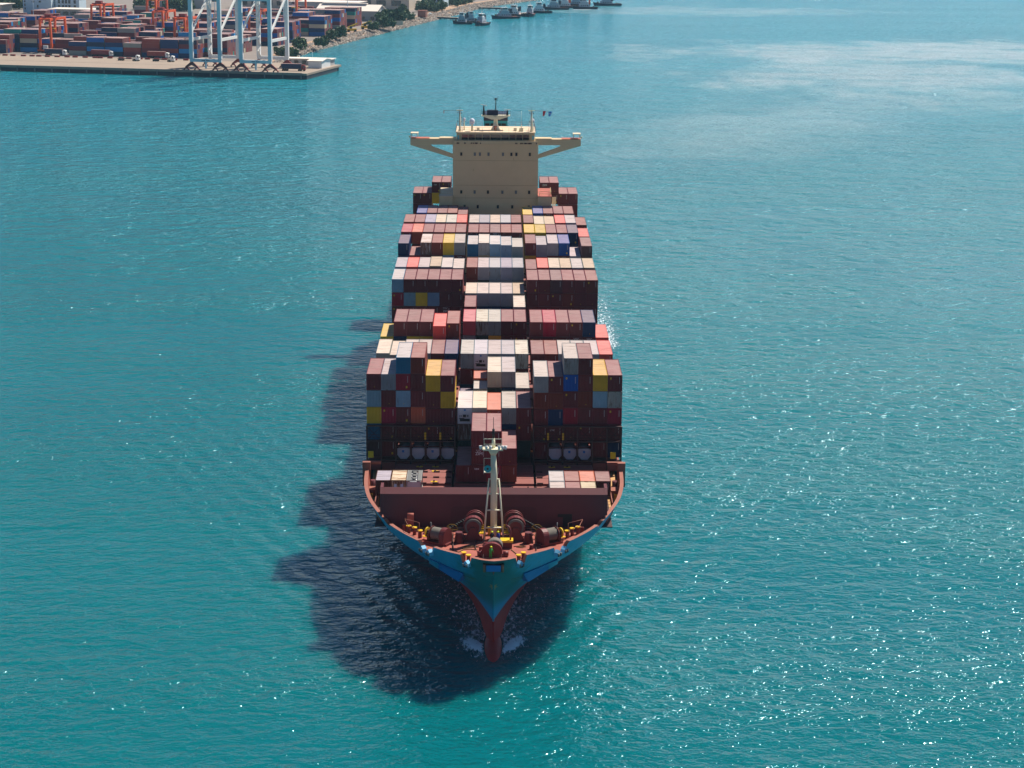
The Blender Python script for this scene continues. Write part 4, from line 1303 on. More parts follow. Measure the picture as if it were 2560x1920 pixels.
for bay, cols in D.items():
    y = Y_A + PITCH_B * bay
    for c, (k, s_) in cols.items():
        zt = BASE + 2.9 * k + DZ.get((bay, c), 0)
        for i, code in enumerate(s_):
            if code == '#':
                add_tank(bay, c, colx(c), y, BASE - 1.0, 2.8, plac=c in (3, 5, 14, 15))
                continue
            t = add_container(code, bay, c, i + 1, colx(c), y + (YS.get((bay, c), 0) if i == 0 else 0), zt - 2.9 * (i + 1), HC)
            if (bay, c, i) == (0, 13, 3): lettering(t, "tex", .62, -.55, 1.95)
            if (bay, c, i) in ((6, 5, 2), (8, 6, 1), (8, 15, 1)): stars(t, HC - .25, HC); lettering(t, "ZIM", .6, 0, HC - 1.2)
            if (bay, c, i) in ((3, 15, 1), (3, 16, 1), (9, 9, 0), (11, 14, 0)): stars(t, HC - .22, HC)
y = Y_A + PITCH_B
add_container('W', 1, 8, 1, colx(8), y, 23.0, HC, 6.058, "forward"); add_container('O', 1, 8, 1, colx(8), y + 6.13, 23.4, HC, 6.058, "after")
# group behind the foremast and the short row behind the breakwater
Bm = 16.6
for c, s_, n in ((8, 'MMM', 3), (9, 'MMK', 3), (10, 'MB', 2), (7, 'M', 1)):
    for i, code in enumerate(s_):
        t = add_container(code, -1, c, i + 1, colx(c), 328.2, Bm + 2.93 * (n - 1 - i), HC)
        if c == 8 and i == 1: stars(t, HC - .35, HC); lettering(t, "ZIM", .72, 0, 1.62)
        if c == 8 and i == 2: lettering(t, "tex", .6, -.35, 2.05)
for c, code in ((2, 'V'), (3, 'X')):
    t = add_container(code, -2, c, 1, colx(c), 322.0, 16.05, SD, 6.058)
    if code == 'V':
        for ch_ in t.children:
            if ch_.name.split('.')[0] in ('end_wall', 'side_wall', 'frame'): ch_.color = lin(24, 48, 84)
        t['label'] = "short navy container with faded roof, starboard end of the low front row"
    else:
        t['label'] = "short white container with a yellow rusted roof and doors in the low front row"
        for ch_ in t.children:
            ch_.color = (*lin(222, 206, 168)[:3], 1.0)
            if ch_.name.split('.')[0] == 'end_wall':
                m = MB()
                for x0 in (-.75, .25): m.box(x0, x0 + .5, .005, .02, .9, 1.9)
                part("door_label", m, paint("door_label_pale", (170, 196, 214), .6, .1), t)
add_tank(-2, 4, colx(4), 322.0, 16.05, SD, 6.058, front=True)
for c, code, half in ((13, 'W', "after"), (14, 'B', "after"), (15, 'O', "after"), (16, 'M', "after")):
    add_container(code, -2, c, 1, colx(c) - .25, 322.0, 16.05, SD, 6.058, half)
for c, code, half in ((13, 'W', "forward"), (14, 'M', "forward"), (15, 'E', "forward")):
    add_container(code, -2, c, 1, colx(c) - .25, 315.85, 16.05, SD, 6.058, half)
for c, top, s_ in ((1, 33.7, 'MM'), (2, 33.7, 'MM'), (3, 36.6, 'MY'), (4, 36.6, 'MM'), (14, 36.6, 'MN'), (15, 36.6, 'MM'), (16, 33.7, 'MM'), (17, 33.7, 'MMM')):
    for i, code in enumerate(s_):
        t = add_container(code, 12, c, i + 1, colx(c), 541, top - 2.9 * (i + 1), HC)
        if (c, i) == (14, 0): lettering(t, "ZIM", .7, 0, 1.9)
        if (c, i) == (3, 0): lettering(t, "tex", .6, -.3, 1.95)

# ------------------------------------------------------------------ people on the foredeck
def person(label, loc, rotz, body_mat, lean=0.0, arms=((.32, -.18, 1.0), (-.3, -.1, .95))):
    t = thing("person", label, "person", loc, rotz)
    J = [(0, 0, .95), (0, -lean * .5, 1.2), (0, -lean, 1.42), (0, -lean * 1.15, 1.54), (0, -lean * 1.25, 1.66)]
    rad = [.17, .17, .16, .07, .11]
    E = [(0, 1), (1, 2), (2, 3), (3, 4)]
    def add(p, r, par):
        J.append(p); rad.append(r); E.append((par, len(J) - 1)); return len(J) - 1
    for s_, (ax, ay, az) in zip((1, -1), arms):
        a = add((s_ * .2, -lean, 1.4), .085, 2); b = add((s_ * .27, -lean + ay * .4, 1.15), .065, a); c = add((s_ * abs(ax), -lean + ay, az), .045, b)
        add((s_ * abs(ax), -lean + ay - .06, az - .08), .04, c)
        a = add((s_ * .1, 0, .88), .12, 0); b = add((s_ * .12, -.04, .48), .085, a); c = add((s_ * .13, .02, .09), .06, b); add((s_ * .14, -.14, .05), .05, c)
    me = bpy.data.meshes.new("body"); me.from_pydata(J, E, [])
    o = bpy.data.objects.new("body", me); COL.objects.link(o)
    md_ = o.modifiers.new("skin", 'SKIN'); md_.use_smooth_shade = True
    for v, r in zip(me.skin_vertices[0].data, rad): v.radius = (r, r)
    me.skin_vertices[0].data[0].use_root = True
    o.modifiers.new("smooth", 'SUBSURF').levels = 1
    bpy.context.view_layer.update()
    m2 = bpy.data.meshes.new_from_object(o.evaluated_get(bpy.context.evaluated_depsgraph_get()))
    bpy.data.objects.remove(o)
    m2.name = "body"; m2.materials.clear()
    for mm in (body_mat, M['skin'], M['tyre']): m2.materials.append(mm)
    for p in m2.polygons:
        c = p.center
        p.material_index = 1 if (c.z > 1.5) else 2 if c.z < .13 else 0
    obj("body", m2, t)
    h = MB(); hx, hy, hz = J[4]
    h.sphere((hx, hy, hz + .06), .15, 12, 8, 0, (1, 1.1, .8)); h.tube([(hx, hy - .04, hz + .04), (hx, hy - .04, hz + .06)], .18, 12)
    part("helmet", h, M['helmet'], t)
    v = MB(); v.tube([(0, -lean * .5, 1.12), (0, -lean * .8, 1.3), (0, -lean, 1.43)], [.2, .21, .17], 12, 0, False)
    part("vest", v, M['covergreen'] if body_mat is M['covergreen'] else body_mat, t)
person("person in dark coverall and yellow helmet standing at the foot of the foremast", (-.25, 296.6, ZD), .3, M['coverall'])
person("person in blue coverall and yellow helmet beside the foremast leg", (.75, 296.7, ZD), -.9, M['coverblue'], .08)
person("person in green vest and yellow helmet leaning before the bow winch", (-.45, 289.0, ZD), math.pi * .9, M['covergreen'], .22)

# ------------------------------------------------------------------ foam and wake
def foam_mat(name, thr, sc):
    m, t, b = new_mat(name)
    pos = t.n("ShaderNodeNewGeometry").outputs['Position']
    at = t.n("ShaderNodeAttribute"); at.attribute_name = "foam_amount"
    n = t.noise(t.mapping(pos, (sc * 2.0, sc * .7, sc)), 1.0, 8, 0.75, 0.8)
    k = t.math('ADD', at.outputs['Fac'], t.math('SUBTRACT', t.math('MULTIPLY', n, 4.2), thr))
    a = t.ramp(k, 0.0, 0.7)
    tr = t.n("ShaderNodeBsdfTransparent")
    mx = t.n("ShaderNodeMixShader")
    t.l(a, mx.inputs[0]); t.l(tr.outputs[0], mx.inputs[1]); t.l(b.outputs[0], mx.inputs[2])
    out = m.node_tree.nodes["Material Output"]
    t.l(mx.outputs[0], out.inputs[0])
    b.inputs['Base Color'].default_value = (.62, .72, .76, 1); b.inputs['Roughness'].default_value = .8
    return m
FOAM = foam_mat("foam", 2.36, 0.9)
def foam_sheet(name, rows, dens, lift):
    m = MB(); m.grid(rows, 0, True)
    me = m.mesh(name, [FOAM])
    at = me.attributes.new("foam_amount", 'FLOAT', 'POINT')
    at.data.foreach_set('value', [d for r in dens for d in r])
    return tag(obj(name, me), kind='stuff')
random.seed(11)
for s_ in (1, -1):
    rows, dens = [], []
    for i in range(40):
        t_ = i / 39
        y = 289.6 + 44 * t_
        H, Yc = CUR[0.0]
        xin = max(float(np.interp(y, Yc, H)) - .2 if y > 297 else 0, 1.75 * max(0, 1 - ((y - 296.2) / 7.2) ** 2) ** .5 - .25, .1)
        width = 3.4 + 7.0 * t_
        r, d = [], []
        for j in range(18):
            u_ = j / 17
            x = xin + width * u_
            z = .06 + (.55 * math.exp(-((y - 295.0) / 3.2) ** 2) * math.exp(-((u_ - .3) / .35) ** 2)) + .04 * math.sin(i * 2.1 + j * 1.7)
            core = 1.45 * math.exp(-((y - 294.8) / (3.4 if y < 294.8 else 6.0)) ** 2) * math.exp(-((x - xin - .25 - .30 * max(0, y - 292)) / (1.0 + .10 * max(0, y - 292))) ** 2)
            tail = (.78 * math.exp(-t_ * 1.0)) * max(0, 1 - u_ * .9)
            edge = min(1, 5 * u_ + .6) * min(1, 3 * (1 - u_)) * min(1, 9 * t_ + .1) * min(1, 3 * (1 - t_))
            r.append((s_ * x, y, max(z, .03))); d.append(max(core, tail) * edge)
        rows.append(r); dens.append(d)
    foam_sheet("bow_foam", rows, dens, 0)
rows, dens = [], []
for i in range(22):
    t_ = i / 21; y = 504 + 90 * t_
    r, d = [], []
    for j in range(12):
        u_ = j / 11
        x = 22.5 + (9.5 - 3 * t_) * u_ + 4 * t_
        r.append((x, y, .04)); d.append((.75 * math.exp(-t_ * 3.0) + .3) * math.sin(math.pi * u_) * min(1, 10 * t_ + .3) * (1 - t_) ** .5)
    rows.append(r); dens.append(d)
foam_sheet("side_wake", rows, dens, 0)

# ------------------------------------------------------------------ port: quay, yard, cranes (frame: u along the quay, v inland)
QO = Vector((-112.0, 1236.0, 0.0)); QA = math.atan2(-0.235, 0.972)
QU = Vector((math.cos(QA), math.sin(QA), 0)); QV = Vector((-math.sin(QA), math.cos(QA), 0))
def uv(u, v, z=0.0):
    p = QO + QU * u + QV * v
    return (p.x, p.y, z)
def place(name, label, cat, u, v, z=3.5, rot=0.0, group=None):
    return thing(name, label, cat, uv(u, v, z), QA + rot, group)
def structure(name, mb, mats):
    return tag(obj(name, mb.mesh(name, aslist(mats)), None, uv(0, 0, 0), QA), kind='structure')
GZ = 3.5
random.seed(21)
q = MB()
q.prism([(-900, 0), (0, 0), (0, 67), (-34, 67), (-34, 70), (-900, 70)], 'z', 2.3, GZ, 0)
q.box(-900, -.3, .9, 60, -2, 2.3, 1)
quay = structure("quay", q, [M['concrete'], M['quayface']])
fd_ = MB(); fd_.box(-.35, .35, -.45, 0.0, .3, 3.1)
fme = fd_.mesh("fender", [M['fender']])
for k in range(36):
    obj("fender", fme, quay, (-3.5 - k * 11.4, 0, 0))
m = MB()
for v in (2.6, 33.0):
    m.box(-900, -3, v - .12, v + .12, GZ + .004, GZ + .05)
m.box(-900, -3, .05, .45, GZ + .004, GZ + .22)
obj("crane_rail", m.mesh("crane_rail", [M['fender']]), quay)
pile = MB(); pile.tube([(0, 0, -2), (0, 0, 2.3)], .55, 8)
pme = pile.mesh("pile", [M['quayface']])
for v in range(4, 66, 6):
    obj("pile", pme, quay, (-1.2, v, 0))
# land behind, with the rock revetment along the water
SHORE = [(-34, 68), (-50, 130), (-60.5, 165), (-64.5, 234), (-66, 290), (-67, 320), (-69, 392), (-71, 450), (-72.6, 517), (-74.8, 582), (-74.9, 640), (-80, 745), (-76.8, 790), (-66.8, 868), (-30, 1100), (60, 1500)]
land = MB()
inner_ = [(u - 9, v) for u, v in SHORE]
land.poly([(p[0], p[1], GZ) for p in [(-900, 70.02), (-44, 70.02)] + inner_[1:]] + [(60, 6000, GZ), (-6500, 6000, GZ), (-6500, 70.02, GZ)][0:3])
structure("ground", land, M['asphalt'])
bank = MB()
bank.grid([[(u, v, -1.0) for u, v in SHORE], [(u - 5.5, v, 1.7) for u, v in SHORE], [(u - 12, v, GZ + .05) for u, v in SHORE], [(u - 17, v, GZ + .03) for u, v in SHORE]], lambda i, k: 0 if i < 1 else 1, False)
structure("shore_bank", bank, [M['rock'], M['earth']])
rk = MB()
def rock(x, y, z, r):
    b = len(rk.v)
    for (a, c, e) in ((1, 0, 0), (-1, 0, 0), (0, 1, 0), (0, -1, 0), (0, 0, 1), (0, 0, -1)):
        rk.v.append((x + r * a * random.uniform(.6, 1.3), y + r * c * random.uniform(.6, 1.3), z + r * e * random.uniform(.5, 1.0)))
    for f in ((0, 2, 4), (2, 1, 4), (1, 3, 4), (3, 0, 4), (2, 0, 5), (1, 2, 5), (3, 1, 5), (0, 3, 5)):
        rk.face([b + i for i in f], random.choice((0, 0, 1, 2)))
for (u0, v0), (u1, v1) in zip(SHORE[:-2], SHORE[1:-1]):
    L = math.hypot(u1 - u0, v1 - v0)
    for k in range(int(L * 7.0)):
        t_ = random.random(); s_ = random.random() ** .9
        rock(u0 + (u1 - u0) * t_ - s_ * 11.5, v0 + (v1 - v0) * t_, -.4 + 4.1 * s_ ** .8, random.uniform(.35, 1.0))
ro = tag(obj("riprap", rk.mesh("riprap", [M['rock'], paint("pale_stone", (196, 182, 166), .9, .3, scale=3, streak=False), paint("dark_stone", (104, 96, 92), .9, .3, scale=3, streak=False)]), None, uv(0, 0, 0), QA), kind='stuff')
rd = MB()
cl = [(-92, 590), (-96, 640), (-99, 700), (-97, 760), (-86, 840), (-60, 980)]
rd.grid([[(u - 4.5, v, GZ + .06) for u, v in cl], [(u + 4.5, v, GZ + .06) for u, v in cl]], 0, False)
structure("shore_road", rd, M['earth'])

# ---- yard containers
YPAL = [("maroon", (128, 42, 48)), ("maroon", (108, 34, 44)), ("brown red", (146, 58, 48)), ("navy", (16, 46, 100)), ("blue", (10, 92, 170)), ("dark navy", (16, 34, 74)), ("teal green", (22, 134, 124)), ("grey", (150, 152, 142)), ("cream", (196, 186, 156)), ("light blue", (40, 138, 196))]
YM = []
for w_, c_ in YPAL:
    YM.append(paint("yard_" + str(len(YM)) + "_" + w_.replace(" ", "_"), c_, .6, .14, .03, scale=.6))
YROOF = paint("yard_roof_dust", (164, 134, 128), .8, .12, scale=.4, streak=False)
YEND = paint("yard_door_end", (118, 74, 72), .7, .2, .1, scale=.6)
def ybox(mb, u0, u1, v0, v1, z0, z1, mi, roof, endm):
    b = len(mb.v)
    mb.v += [(x, y, z) for z in (z0, z1) for y in (v0, v1) for x in (u0, u1)]
    for qd, mm in (((4, 5, 7, 6), roof), ((0, 1, 5, 4), mi), ((2, 6, 7, 3), mi), ((0, 4, 6, 2), mi), ((1, 3, 7, 5), random.choice((mi, endm)))):
        mb.face([b + i for i in qd], mm)
YMESH = {}
def ymesh(ci, L):
    if (ci, L) not in YMESH:
        m = MB(); h = 2.85
        pr = corr(-L / 2 + .12, L / 2 - .12, 18 if L > 8 else 9, 0, .06)
        m.grid([[(x, -1.2 + d, .12) for x, d in pr], [(x, -1.2 + d, h - .1) for x, d in pr]], 0, False)
        m.box(-L / 2, L / 2, -1.19 + .08, 1.22, .0, h - .03, 0)
        m.box(-L / 2, L / 2, -1.22, -1.1, h - .1, h, 0); m.box(-L / 2, L / 2, -1.22, -1.1, 0, .12, 0)
        for x in (-L / 2, L / 2 - .12): m.box(x, x + .12, -1.225, -1.1, .12, h - .1, 0)
        m.box(-L / 2 + .05, L / 2 - .05, -1.05, 1.15, h - .03, h + .01, 1)
        m.box(L / 2, L / 2 + .03, -1.1, 1.1, .15, h - .15, 2)
        for y in (-.7, -.25, .25, .7): m.box(L / 2 + .03, L / 2 + .07, y - .04, y + .04, .1, h - .1, 3)
        YMESH[(ci, L)] = m.mesh("container", [YM[ci], YROOF, YEND, M['fender']])
    return YMESH[(ci, L)]
TIERW = {0: "bottom", 1: "second", 2: "third", 3: "fourth", 4: "fifth"}
ORD = ["first", "second", "third", "fourth", "fifth", "sixth", "seventh", "eighth", "ninth", "tenth", "eleventh", "twelfth", "thirteenth", "fourteenth", "fifteenth", "sixteenth", "seventeenth"]
LINES = [84, 100, 134, 167, 200, 232, 263, 300, 342, 380, 412]
LW = ["front", "second", "third", "fourth", "fifth"]
ystuff = MB()
for li, v0 in enumerate(LINES):
    uend = -86 - (0 if v0 < 330 else 12)
    if v0 < 90: uend = -100
    nslot = 16 + int(li * 1.2)
    depth = 5 if v0 < 90 else 7
    off = random.uniform(0, 4)
    for s_ in range(nslot):
        u1 = uend - off - s_ * 12.75 - (5.5 if s_ >= 8 else 0)
        if random.random() < (.12 if li else .06): continue
        if li == 0 and -232 < u1 - 6 < -194: continue
        if (v0 > 310 and u1 < -290) or (v0 > 390 and u1 < -215) or (v0 > 340 and -262 < u1 - 6 < -215): continue
        base = random.choice((2, 3, 3, 4, 5, 5)) if li else random.choice((2, 3, 4, 4))
        short = random.random() < .12
        for r_ in range(depth):
            n = max(1, min(5 if li else 4, base + random.choice((-1, 0, 0, 0, 0, 1))))
            if li < 2 and r_ == 0: n = min(4, max(n, 3))
            v = v0 + r_ * 2.62
            for t_ in range(n):
                ci = random.choices(range(10), (17, 13, 11, 15, 9, 15, 5, 5, 4, 5))[0]
                solo = (r_ == 0 and ((li < 2) or (li < 5 and t_ >= n - 2)) and s_ < 13)
                for (ua, L) in (((u1 - 12.19, 12.19),) if not short else ((u1 - 12.19, 6.06), (u1 - 6.06, 6.06))):
                    z = GZ + .05 + t_ * 2.88
                    if solo:
                        tag(obj("container", ymesh(ci, L), None, uv(ua + L / 2, v + 1.22, z), QA),
                            f"{'short ' if L < 8 else ''}{YPAL[ci][0]} yard container, {'top' if t_ == n - 1 else TIERW[t_]} of the {ORD[s_]} stack inland, {LW[li]} yard line" if not (short) else
                            f"short {YPAL[ci][0]} yard container, {'top' if t_ == n - 1 else TIERW[t_]}, {'shore' if ua > u1 - 7 else 'far'} half of {ORD[s_]} stack, {LW[li]} yard line",
                            "container", "containers stacked in the yard")
                    else:
                        ybox(ystuff, ua, ua + L, v, v + 2.44, z, z + 2.86, ci, 10, 11)
tag(obj("yard_container_stacks", ystuff.mesh("yard_container_stacks", YM + [YROOF, YEND]), None, uv(0, 0, 0), QA), kind='stuff')

# ---- quay cranes
def quay_crane(u, label):
    t = place("quay_crane", label, "crane", u, 2.6, GZ, 0, "white quay cranes")
    HB = 9.1; RV = 30.4
    for s_ in (-1, 1):
        for v in (0, RV):
            m = MB(); m.box(s_ * HB - 1.1, s_ * HB + 1.1, v - .95, v + .95, 6.9, 44.0)
            part("leg", m, M['crane'], t)
        m = MB(); m.bar((s_ * HB, .9, 18.2), (s_ * HB, RV - .9, 18.2), 1.0, 1.7); part("side_tie", m, M['cranew'], t)
        m = MB(); m.bar((s_ * HB, .9, 22.5), (s_ * HB, RV - .9, 42.5), 1.0, 1.1); part("diagonal_brace", m, M['cranew'], t)
        for v in (0, RV):
            m = MB(); x = s_ * HB
            m.prism([(x - 4.2, 2.0), (x - 1.0, 4.6), (x + 1.0, 4.6), (x + 4.2, 2.0), (x + 3.6, 1.3), (x, 3.0), (x - 3.6, 1.3)], 'y', v - .45, v + .45)
            for xx in (x - 3.3, x + 3.3):
                m.prism([(xx - 1.9, .55), (xx - .4, 1.9), (xx + .4, 1.9), (xx + 1.9, .55), (xx + 1.2, .55), (xx, 1.2), (xx - 1.2, .55)], 'y', v - .5, v + .5)
            bo = part("bogie", m, M['bogie'], t)
            for xx in (x - 4.7, x - 1.9, x + 1.9, x + 4.7):
                w = MB(); w.tube([(xx, v - .3, .42), (xx, v + .3, .42)], .4, 10); part("wheel", w, M['darksteel'], bo)
            b_ = MB(); b_.box(x - .7, x + .7, v - .6, v + .6, 4.6, 5.0); part("pivot", b_, M['bogie'], bo)
    for v in (0, RV):
        m = MB(); m.box(-HB - .9, HB + .9, v - .75, v + .75, 5.0, 6.9)
        so = part("sill_beam", m, M['crane'], t)
        if v == 0:
            m = MB()
            for k in range(11):
                if k != 5: m.box(-2.4 + k * .46, -2.4 + k * .46 + .36, -.8, -.75, 5.75, 6.2)
            part("painted_sign", m, M['navy'], so)
        m = MB(); m.box(-HB + .95, HB - .95, v - .7, v + .7, 41.6, 43.8); part("portal_beam", m, M['crane'], t)
    m = MB(); m.box(-.6, .6, -.3, .3, 1.2, 5.0); part("cable_guide", m, M['crane'], t)
    m = MB()
    for s_ in (-1, 1):
        m.box(s_ * 3.2 - .6, s_ * 3.2 + .6, -3, RV + 16, 44.0, 46.4)
    m.box(-3, 3, RV + 6, RV + 8, 44.0, 46.0); m.box(-3, 3, 8, 9, 44.2, 46.0)
    part("girder", m, M['cranew'], t)
    m = MB()
    for s_ in (-1, 1):
        m.bar((s_ * 3.2, -3, 45.2), (s_ * 2.6, -16, 96), 1.2, 2.0)
    for k in range(5):
        f = .15 + .18 * k; m.bar((-3, -3 - 13 * f, 45 + 51 * f), (3, -3 - 13 * f, 45 + 51 * f), .8)
    part("raised_boom", m, M['cranew'], t)
    m = MB()
    for s_ in (-1, 1):
        m.bar((s_ * HB, 0, 44), (s_ * 1.8, 3, 68), 1.1); m.bar((s_ * HB, RV, 44), (s_ * 1.8, 4, 68), .8); m.bar((s_ * 1.8, 4, 68), (s_ * 3.2, RV + 12, 46.4), .4)
    m.bar((-2, 3.3, 68), (2, 3.3, 68), 1.2)
    part("apex_frame", m, M['cranew'], t)
    m = MB(); m.box(-2.6, 2.6, RV - 12, RV - 6, 41.8, 43.6); m.box(-1.6, 1.6, RV - 14, RV - 12, 39.8, 42.2)
    part("trolley", m, M['navy'], t)
    m = MB(); m.box(-3.5, 3.5, RV + 2, RV + 12, 46.5, 50.5); part("machinery_house", m, M['cranew'], t)
    m = MB(); z = 6.9; s_ = 0
    while z < 41:
        y0, y1 = (RV - 1.6, RV - 5.4) if s_ % 2 == 0 else (RV - 5.4, RV - 1.6)
        m.bar((-HB + 1.6, y0, z), (-HB + 1.6, y1, z + 3.4), .8, .12); m.bar((-HB + 1.2, y0, z + 1), (-HB + 1.2, y1, z + 4.4), .06); m.box(-HB + .8, -HB + 2.2, y1 - .5, y1 + .5, z + 3.35, z + 3.45)
        z += 3.4; s_ += 1
    part("access_stair", m, M['cranew'], t)
quay_crane(-64.2, "pale blue and white quay crane farther from the quay end, standing on maroon bogies")
quay_crane(-32.6, "pale blue and white quay crane nearer the quay end, beside the navy truck container")

# ---- rubber tyred gantries
def yard_gantry(u, v, label, h=21.0, span=22.5, base=8.2):
    t = place("yard_gantry", label, "gantry crane", u, v, GZ, 0, "orange yard gantries")
    for s_ in (-1, 1):
        for vv in (0, span):
            m = MB(); m.bar((s_ * base / 2, vv, 1.3), (s_ * base / 2 * .86, vv, h - .2), 1.3, 1.3); part("leg", m, M['orange'], t)
        m = MB(); m.box(s_ * base / 2 * .86 - .6, s_ * base / 2 * .86 + .6, -.8, span + .8, h - .2, h + 1.3)
        part("girder", m, M['orange'], t)
    for vv in (0, span):
        m = MB(); m.box(-base / 2 - 2, base / 2 + 2, vv - .5, vv + .5, .9, 1.9); so = part("sill_beam", m, M['orange'], t)
        for x in (-base / 2 - 1.2, -base / 2 + 1.2, base / 2 - 1.2, base / 2 + 1.2):
            w = MB(); w.tube([(x, vv - .35, .75), (x, vv + .35, .75)], .75, 12); part("tyre", w, M['tyre'], so)
        m = MB(); m.box(-base / 2 * .86, base / 2 * .86, vv - .3, vv + .3, h + .2, h + 1.1); part("end_tie", m, M['orange'], t)
    m = MB(); m.box(-base / 2 - .8, base / 2 + .8, 4, 8, h + 1.35, h + 2.0); m.box(-2.2, 2.2, 4.2, 7.8, h + 2.0, h + 3.6)
    to = part("trolley", m, M['bogie'], t)
    m = MB(); m.box(-1.2, 1.2, 3.0, 5.2, h - 3.2, h - .6, 0); m.box(-1.25, 1.25, 2.95, 3.05, h - 2.6, h - 1.2, 1)
    part("cab", m, [M['white'], M['glass']], to)
    m = MB(); m.box(-3.0, 3.0, 7.6, 9.4, h - 6, h - 5.6)
    for x in (-1.6, 1.6): m.bar((x, 8.5, h - 5.6), (x, 8.5, h + 1.4), .08)
    part("spreader", m, M['yellow'], to)
    m = MB(); m.box(-1.4, 1.7, -1.4, -.4, 2.2, 4.8); part("generator_box", m, M['white'], t)
RT = [(-213, 97, "orange yard gantry nearest the quay, straddling the second line of stacks"),
      (-250, 259, "orange yard gantry by the long canopy roof, before the pale blue building"),
      (-176, 198, "orange yard gantry in mid yard with an orange machine hood"),
      (-133, 132, "orange yard gantry standing just behind the farther quay crane"),
      (-241, 341, "tall orange yard gantry in the back rows, under the far sheds"),
      (-140, 379, "orange yard gantry at the back of the yard near the shore sheds"),
      (-117, 231, "orange yard gantry seen between the legs of the nearer quay crane"),
      (-278, 430, "orange yard gantry farthest inland beside the white gatehouse")]
for a in RT: yard_gantry(*a)

# ---- trucks
def truck(u, v, label, load=None, cab='white', rot=0.0, container=None):
    t = place("truck", label, "truck", u, v, GZ, rot, "port trucks")
    m = MB(); m.box(-7.5, 4.6, -.45, -.15, 1.05, 1.4); m.box(-7.5, 4.6, .15, .45, 1.05, 1.4)
    for x in (-7.4, -4, -.6, 3): m.box(x, x + .25, -1.2, 1.2, 1.15, 1.4)
    part("chassis", m, M['darksteel'], t)
    m = MB(); m.prism([(4.9, .7), (7.2, .7), (7.3, 1.9), (6.9, 3.5), (5.3, 3.75), (4.9, 3.2)], 'y', -1.2, 1.2)
    co = part("cab", m, M[cab], t)
    m = MB(); m.poly([(7.27, -1.05, 2.05), (7.27, 1.05, 2.05), (6.97, 1.05, 3.2), (6.97, -1.05, 3.2)]); m.poly([(5.9, -1.22, 2.1), (6.9, -1.22, 2.1), (6.75, -1.22, 3.0), (5.9, -1.22, 3.0)])
    part("windscreen", m, M['glass'], co)
    for x in (-6.6, -5.3, -4.0, 3.2, 4.4, 6.4):
        for y in (-1.0, 1.0):
            w = MB(); w.tube([(x, y - .16, .52), (x, y + .16, .52)], .52, 12); part("wheel", w, M['tyre'], t)
    if container is not None:
        tag(obj("container", ymesh(container, 12.19), None, uv(u - 1.4 * math.cos(rot), v - 1.4 * math.sin(rot), GZ + 1.42), QA + rot), f"{YPAL[container][0]} container riding on the {load}", "container", "containers on trucks")
truck(-136, 54, "white cab truck with an empty chassis, nearer the far gantry", None)
truck(-113, 55, "white cab truck with an empty chassis, nearer the quay cranes", None)
truck(-126, 78, "white cab truck loaded with a brown red container by the front stacks", "truck by the front stacks", container=2)
truck(-165, 79, "white cab truck loaded with a maroon container behind the block row", "truck behind the block row", container=0)
truck(-197, 78, "white cab truck loaded with a dark navy container under the nearest gantry", "truck under the nearest gantry", container=5)
truck(-13.5, 16, "maroon cab truck carrying a dark navy container at the quay end", "truck at the quay end", cab='bogie', rot=.10, container=5)
bm = MB(); bm.box(-1.6, 1.6, -.6, .6, 0, 1.0); bme = bm.mesh("barrier_block", [M['bogie']])
for k in range(22):
    u = -104 - k * 6.2 - random.uniform(-1.6, 1.6)
    tag(obj("barrier_block", bme, None, uv(u, 66.5 + random.uniform(-.6, .6), GZ), QA), "low brown barrier block in the row between apron and stacks", "barrier", "barrier blocks along the apron")

# ---- buildings
def building(name, label, u, v, w, d, h, wall, roof='flat', roofmat='roofw', wins=None, rise=2.5, over=.6, winmat='glass', rot=0.0):
    t = place(name, label, "building", u, v, GZ, rot)
    m = MB(); m.box(-w / 2, w / 2, 0, d, 0, h); part("wall", m, M[wall], t)
    m = MB()
    if roof == 'flat':
        m.box(-w / 2 - over, w / 2 + over, -over, d + over, h, h + .45)
    else:
        m.prism([(-over, h), (d / 2, h + rise), (d + over, h), (d + over, h + .3), (d / 2, h + rise + .35), (-over, h + .3)], 'x', -w / 2 - over, w / 2 + over)
        g = MB()
        for s_ in (-1, 1): g.prism([(0, h), (d, h), (d / 2, h + rise)], 'x', *sorted((s_ * w / 2, s_ * (w / 2 - .3))))
        part("gable", g, M[wall], t)
    part("roof", m, M[roofmat], t)
    for (x, z, ww, hh) in wins or ():
        b = MB(); b.box(x - ww / 2, x + ww / 2, -.12, -.01, z - hh / 2, z + hh / 2)
        part("window", b, M[winmat], t)
    return t
W1 = [(-11.2, 13, 1.2, 2.2), (-11.2, 10.5, 1.2, 1.6), (-11.2, 7.5, 1.2, 2.2), (-11.2, 4.5, 1.2, 1.6), (-3.5, 10.5, 2.2, 1.6), (2.8, 10.5, 2.0, 1.6), (.6, 6.5, 1.5, 2.4), (5, 3, 1.5, 2)]
office = building("office_block", "tall pale blue office block with few windows behind the yard", -403, 478, 26, 16, 36, 'wallb', wins=W1)
t2 = building("office_annex", "pale blue office annex with tall dark windows and a white parapet", -378, 484, 22, 14, 13.5, 'wallb', wins=[(x, z, 2.0, 3.0) for x in (-7.5, -4, -1, 2, 7) for z in (10.5, 6.2)], roofmat='white')
building("gatehouse", "long white canopy gatehouse in front of the pale office", -352, 446, 44, 14, 6.5, 'wallg', wins=[(x, 3.2, 5, 3) for x in (-17, -10, -3, 4, 11, 18)], over=3.0)
building("transit_shed", "low cream roofed shed at the far left behind the yard", -448, 462, 40, 20, 8, 'wallc', over=2)
wsh = building("warehouse", "grey warehouse with a white gabled roof and ridge vent near the shore", -127, 478, 52, 24, 8, 'wallg', 'gable', 'roofw', wins=[(x, 2.5, 3, 2.4) for x in (-15, -6, 14, 22)], rise=4.5, over=1)
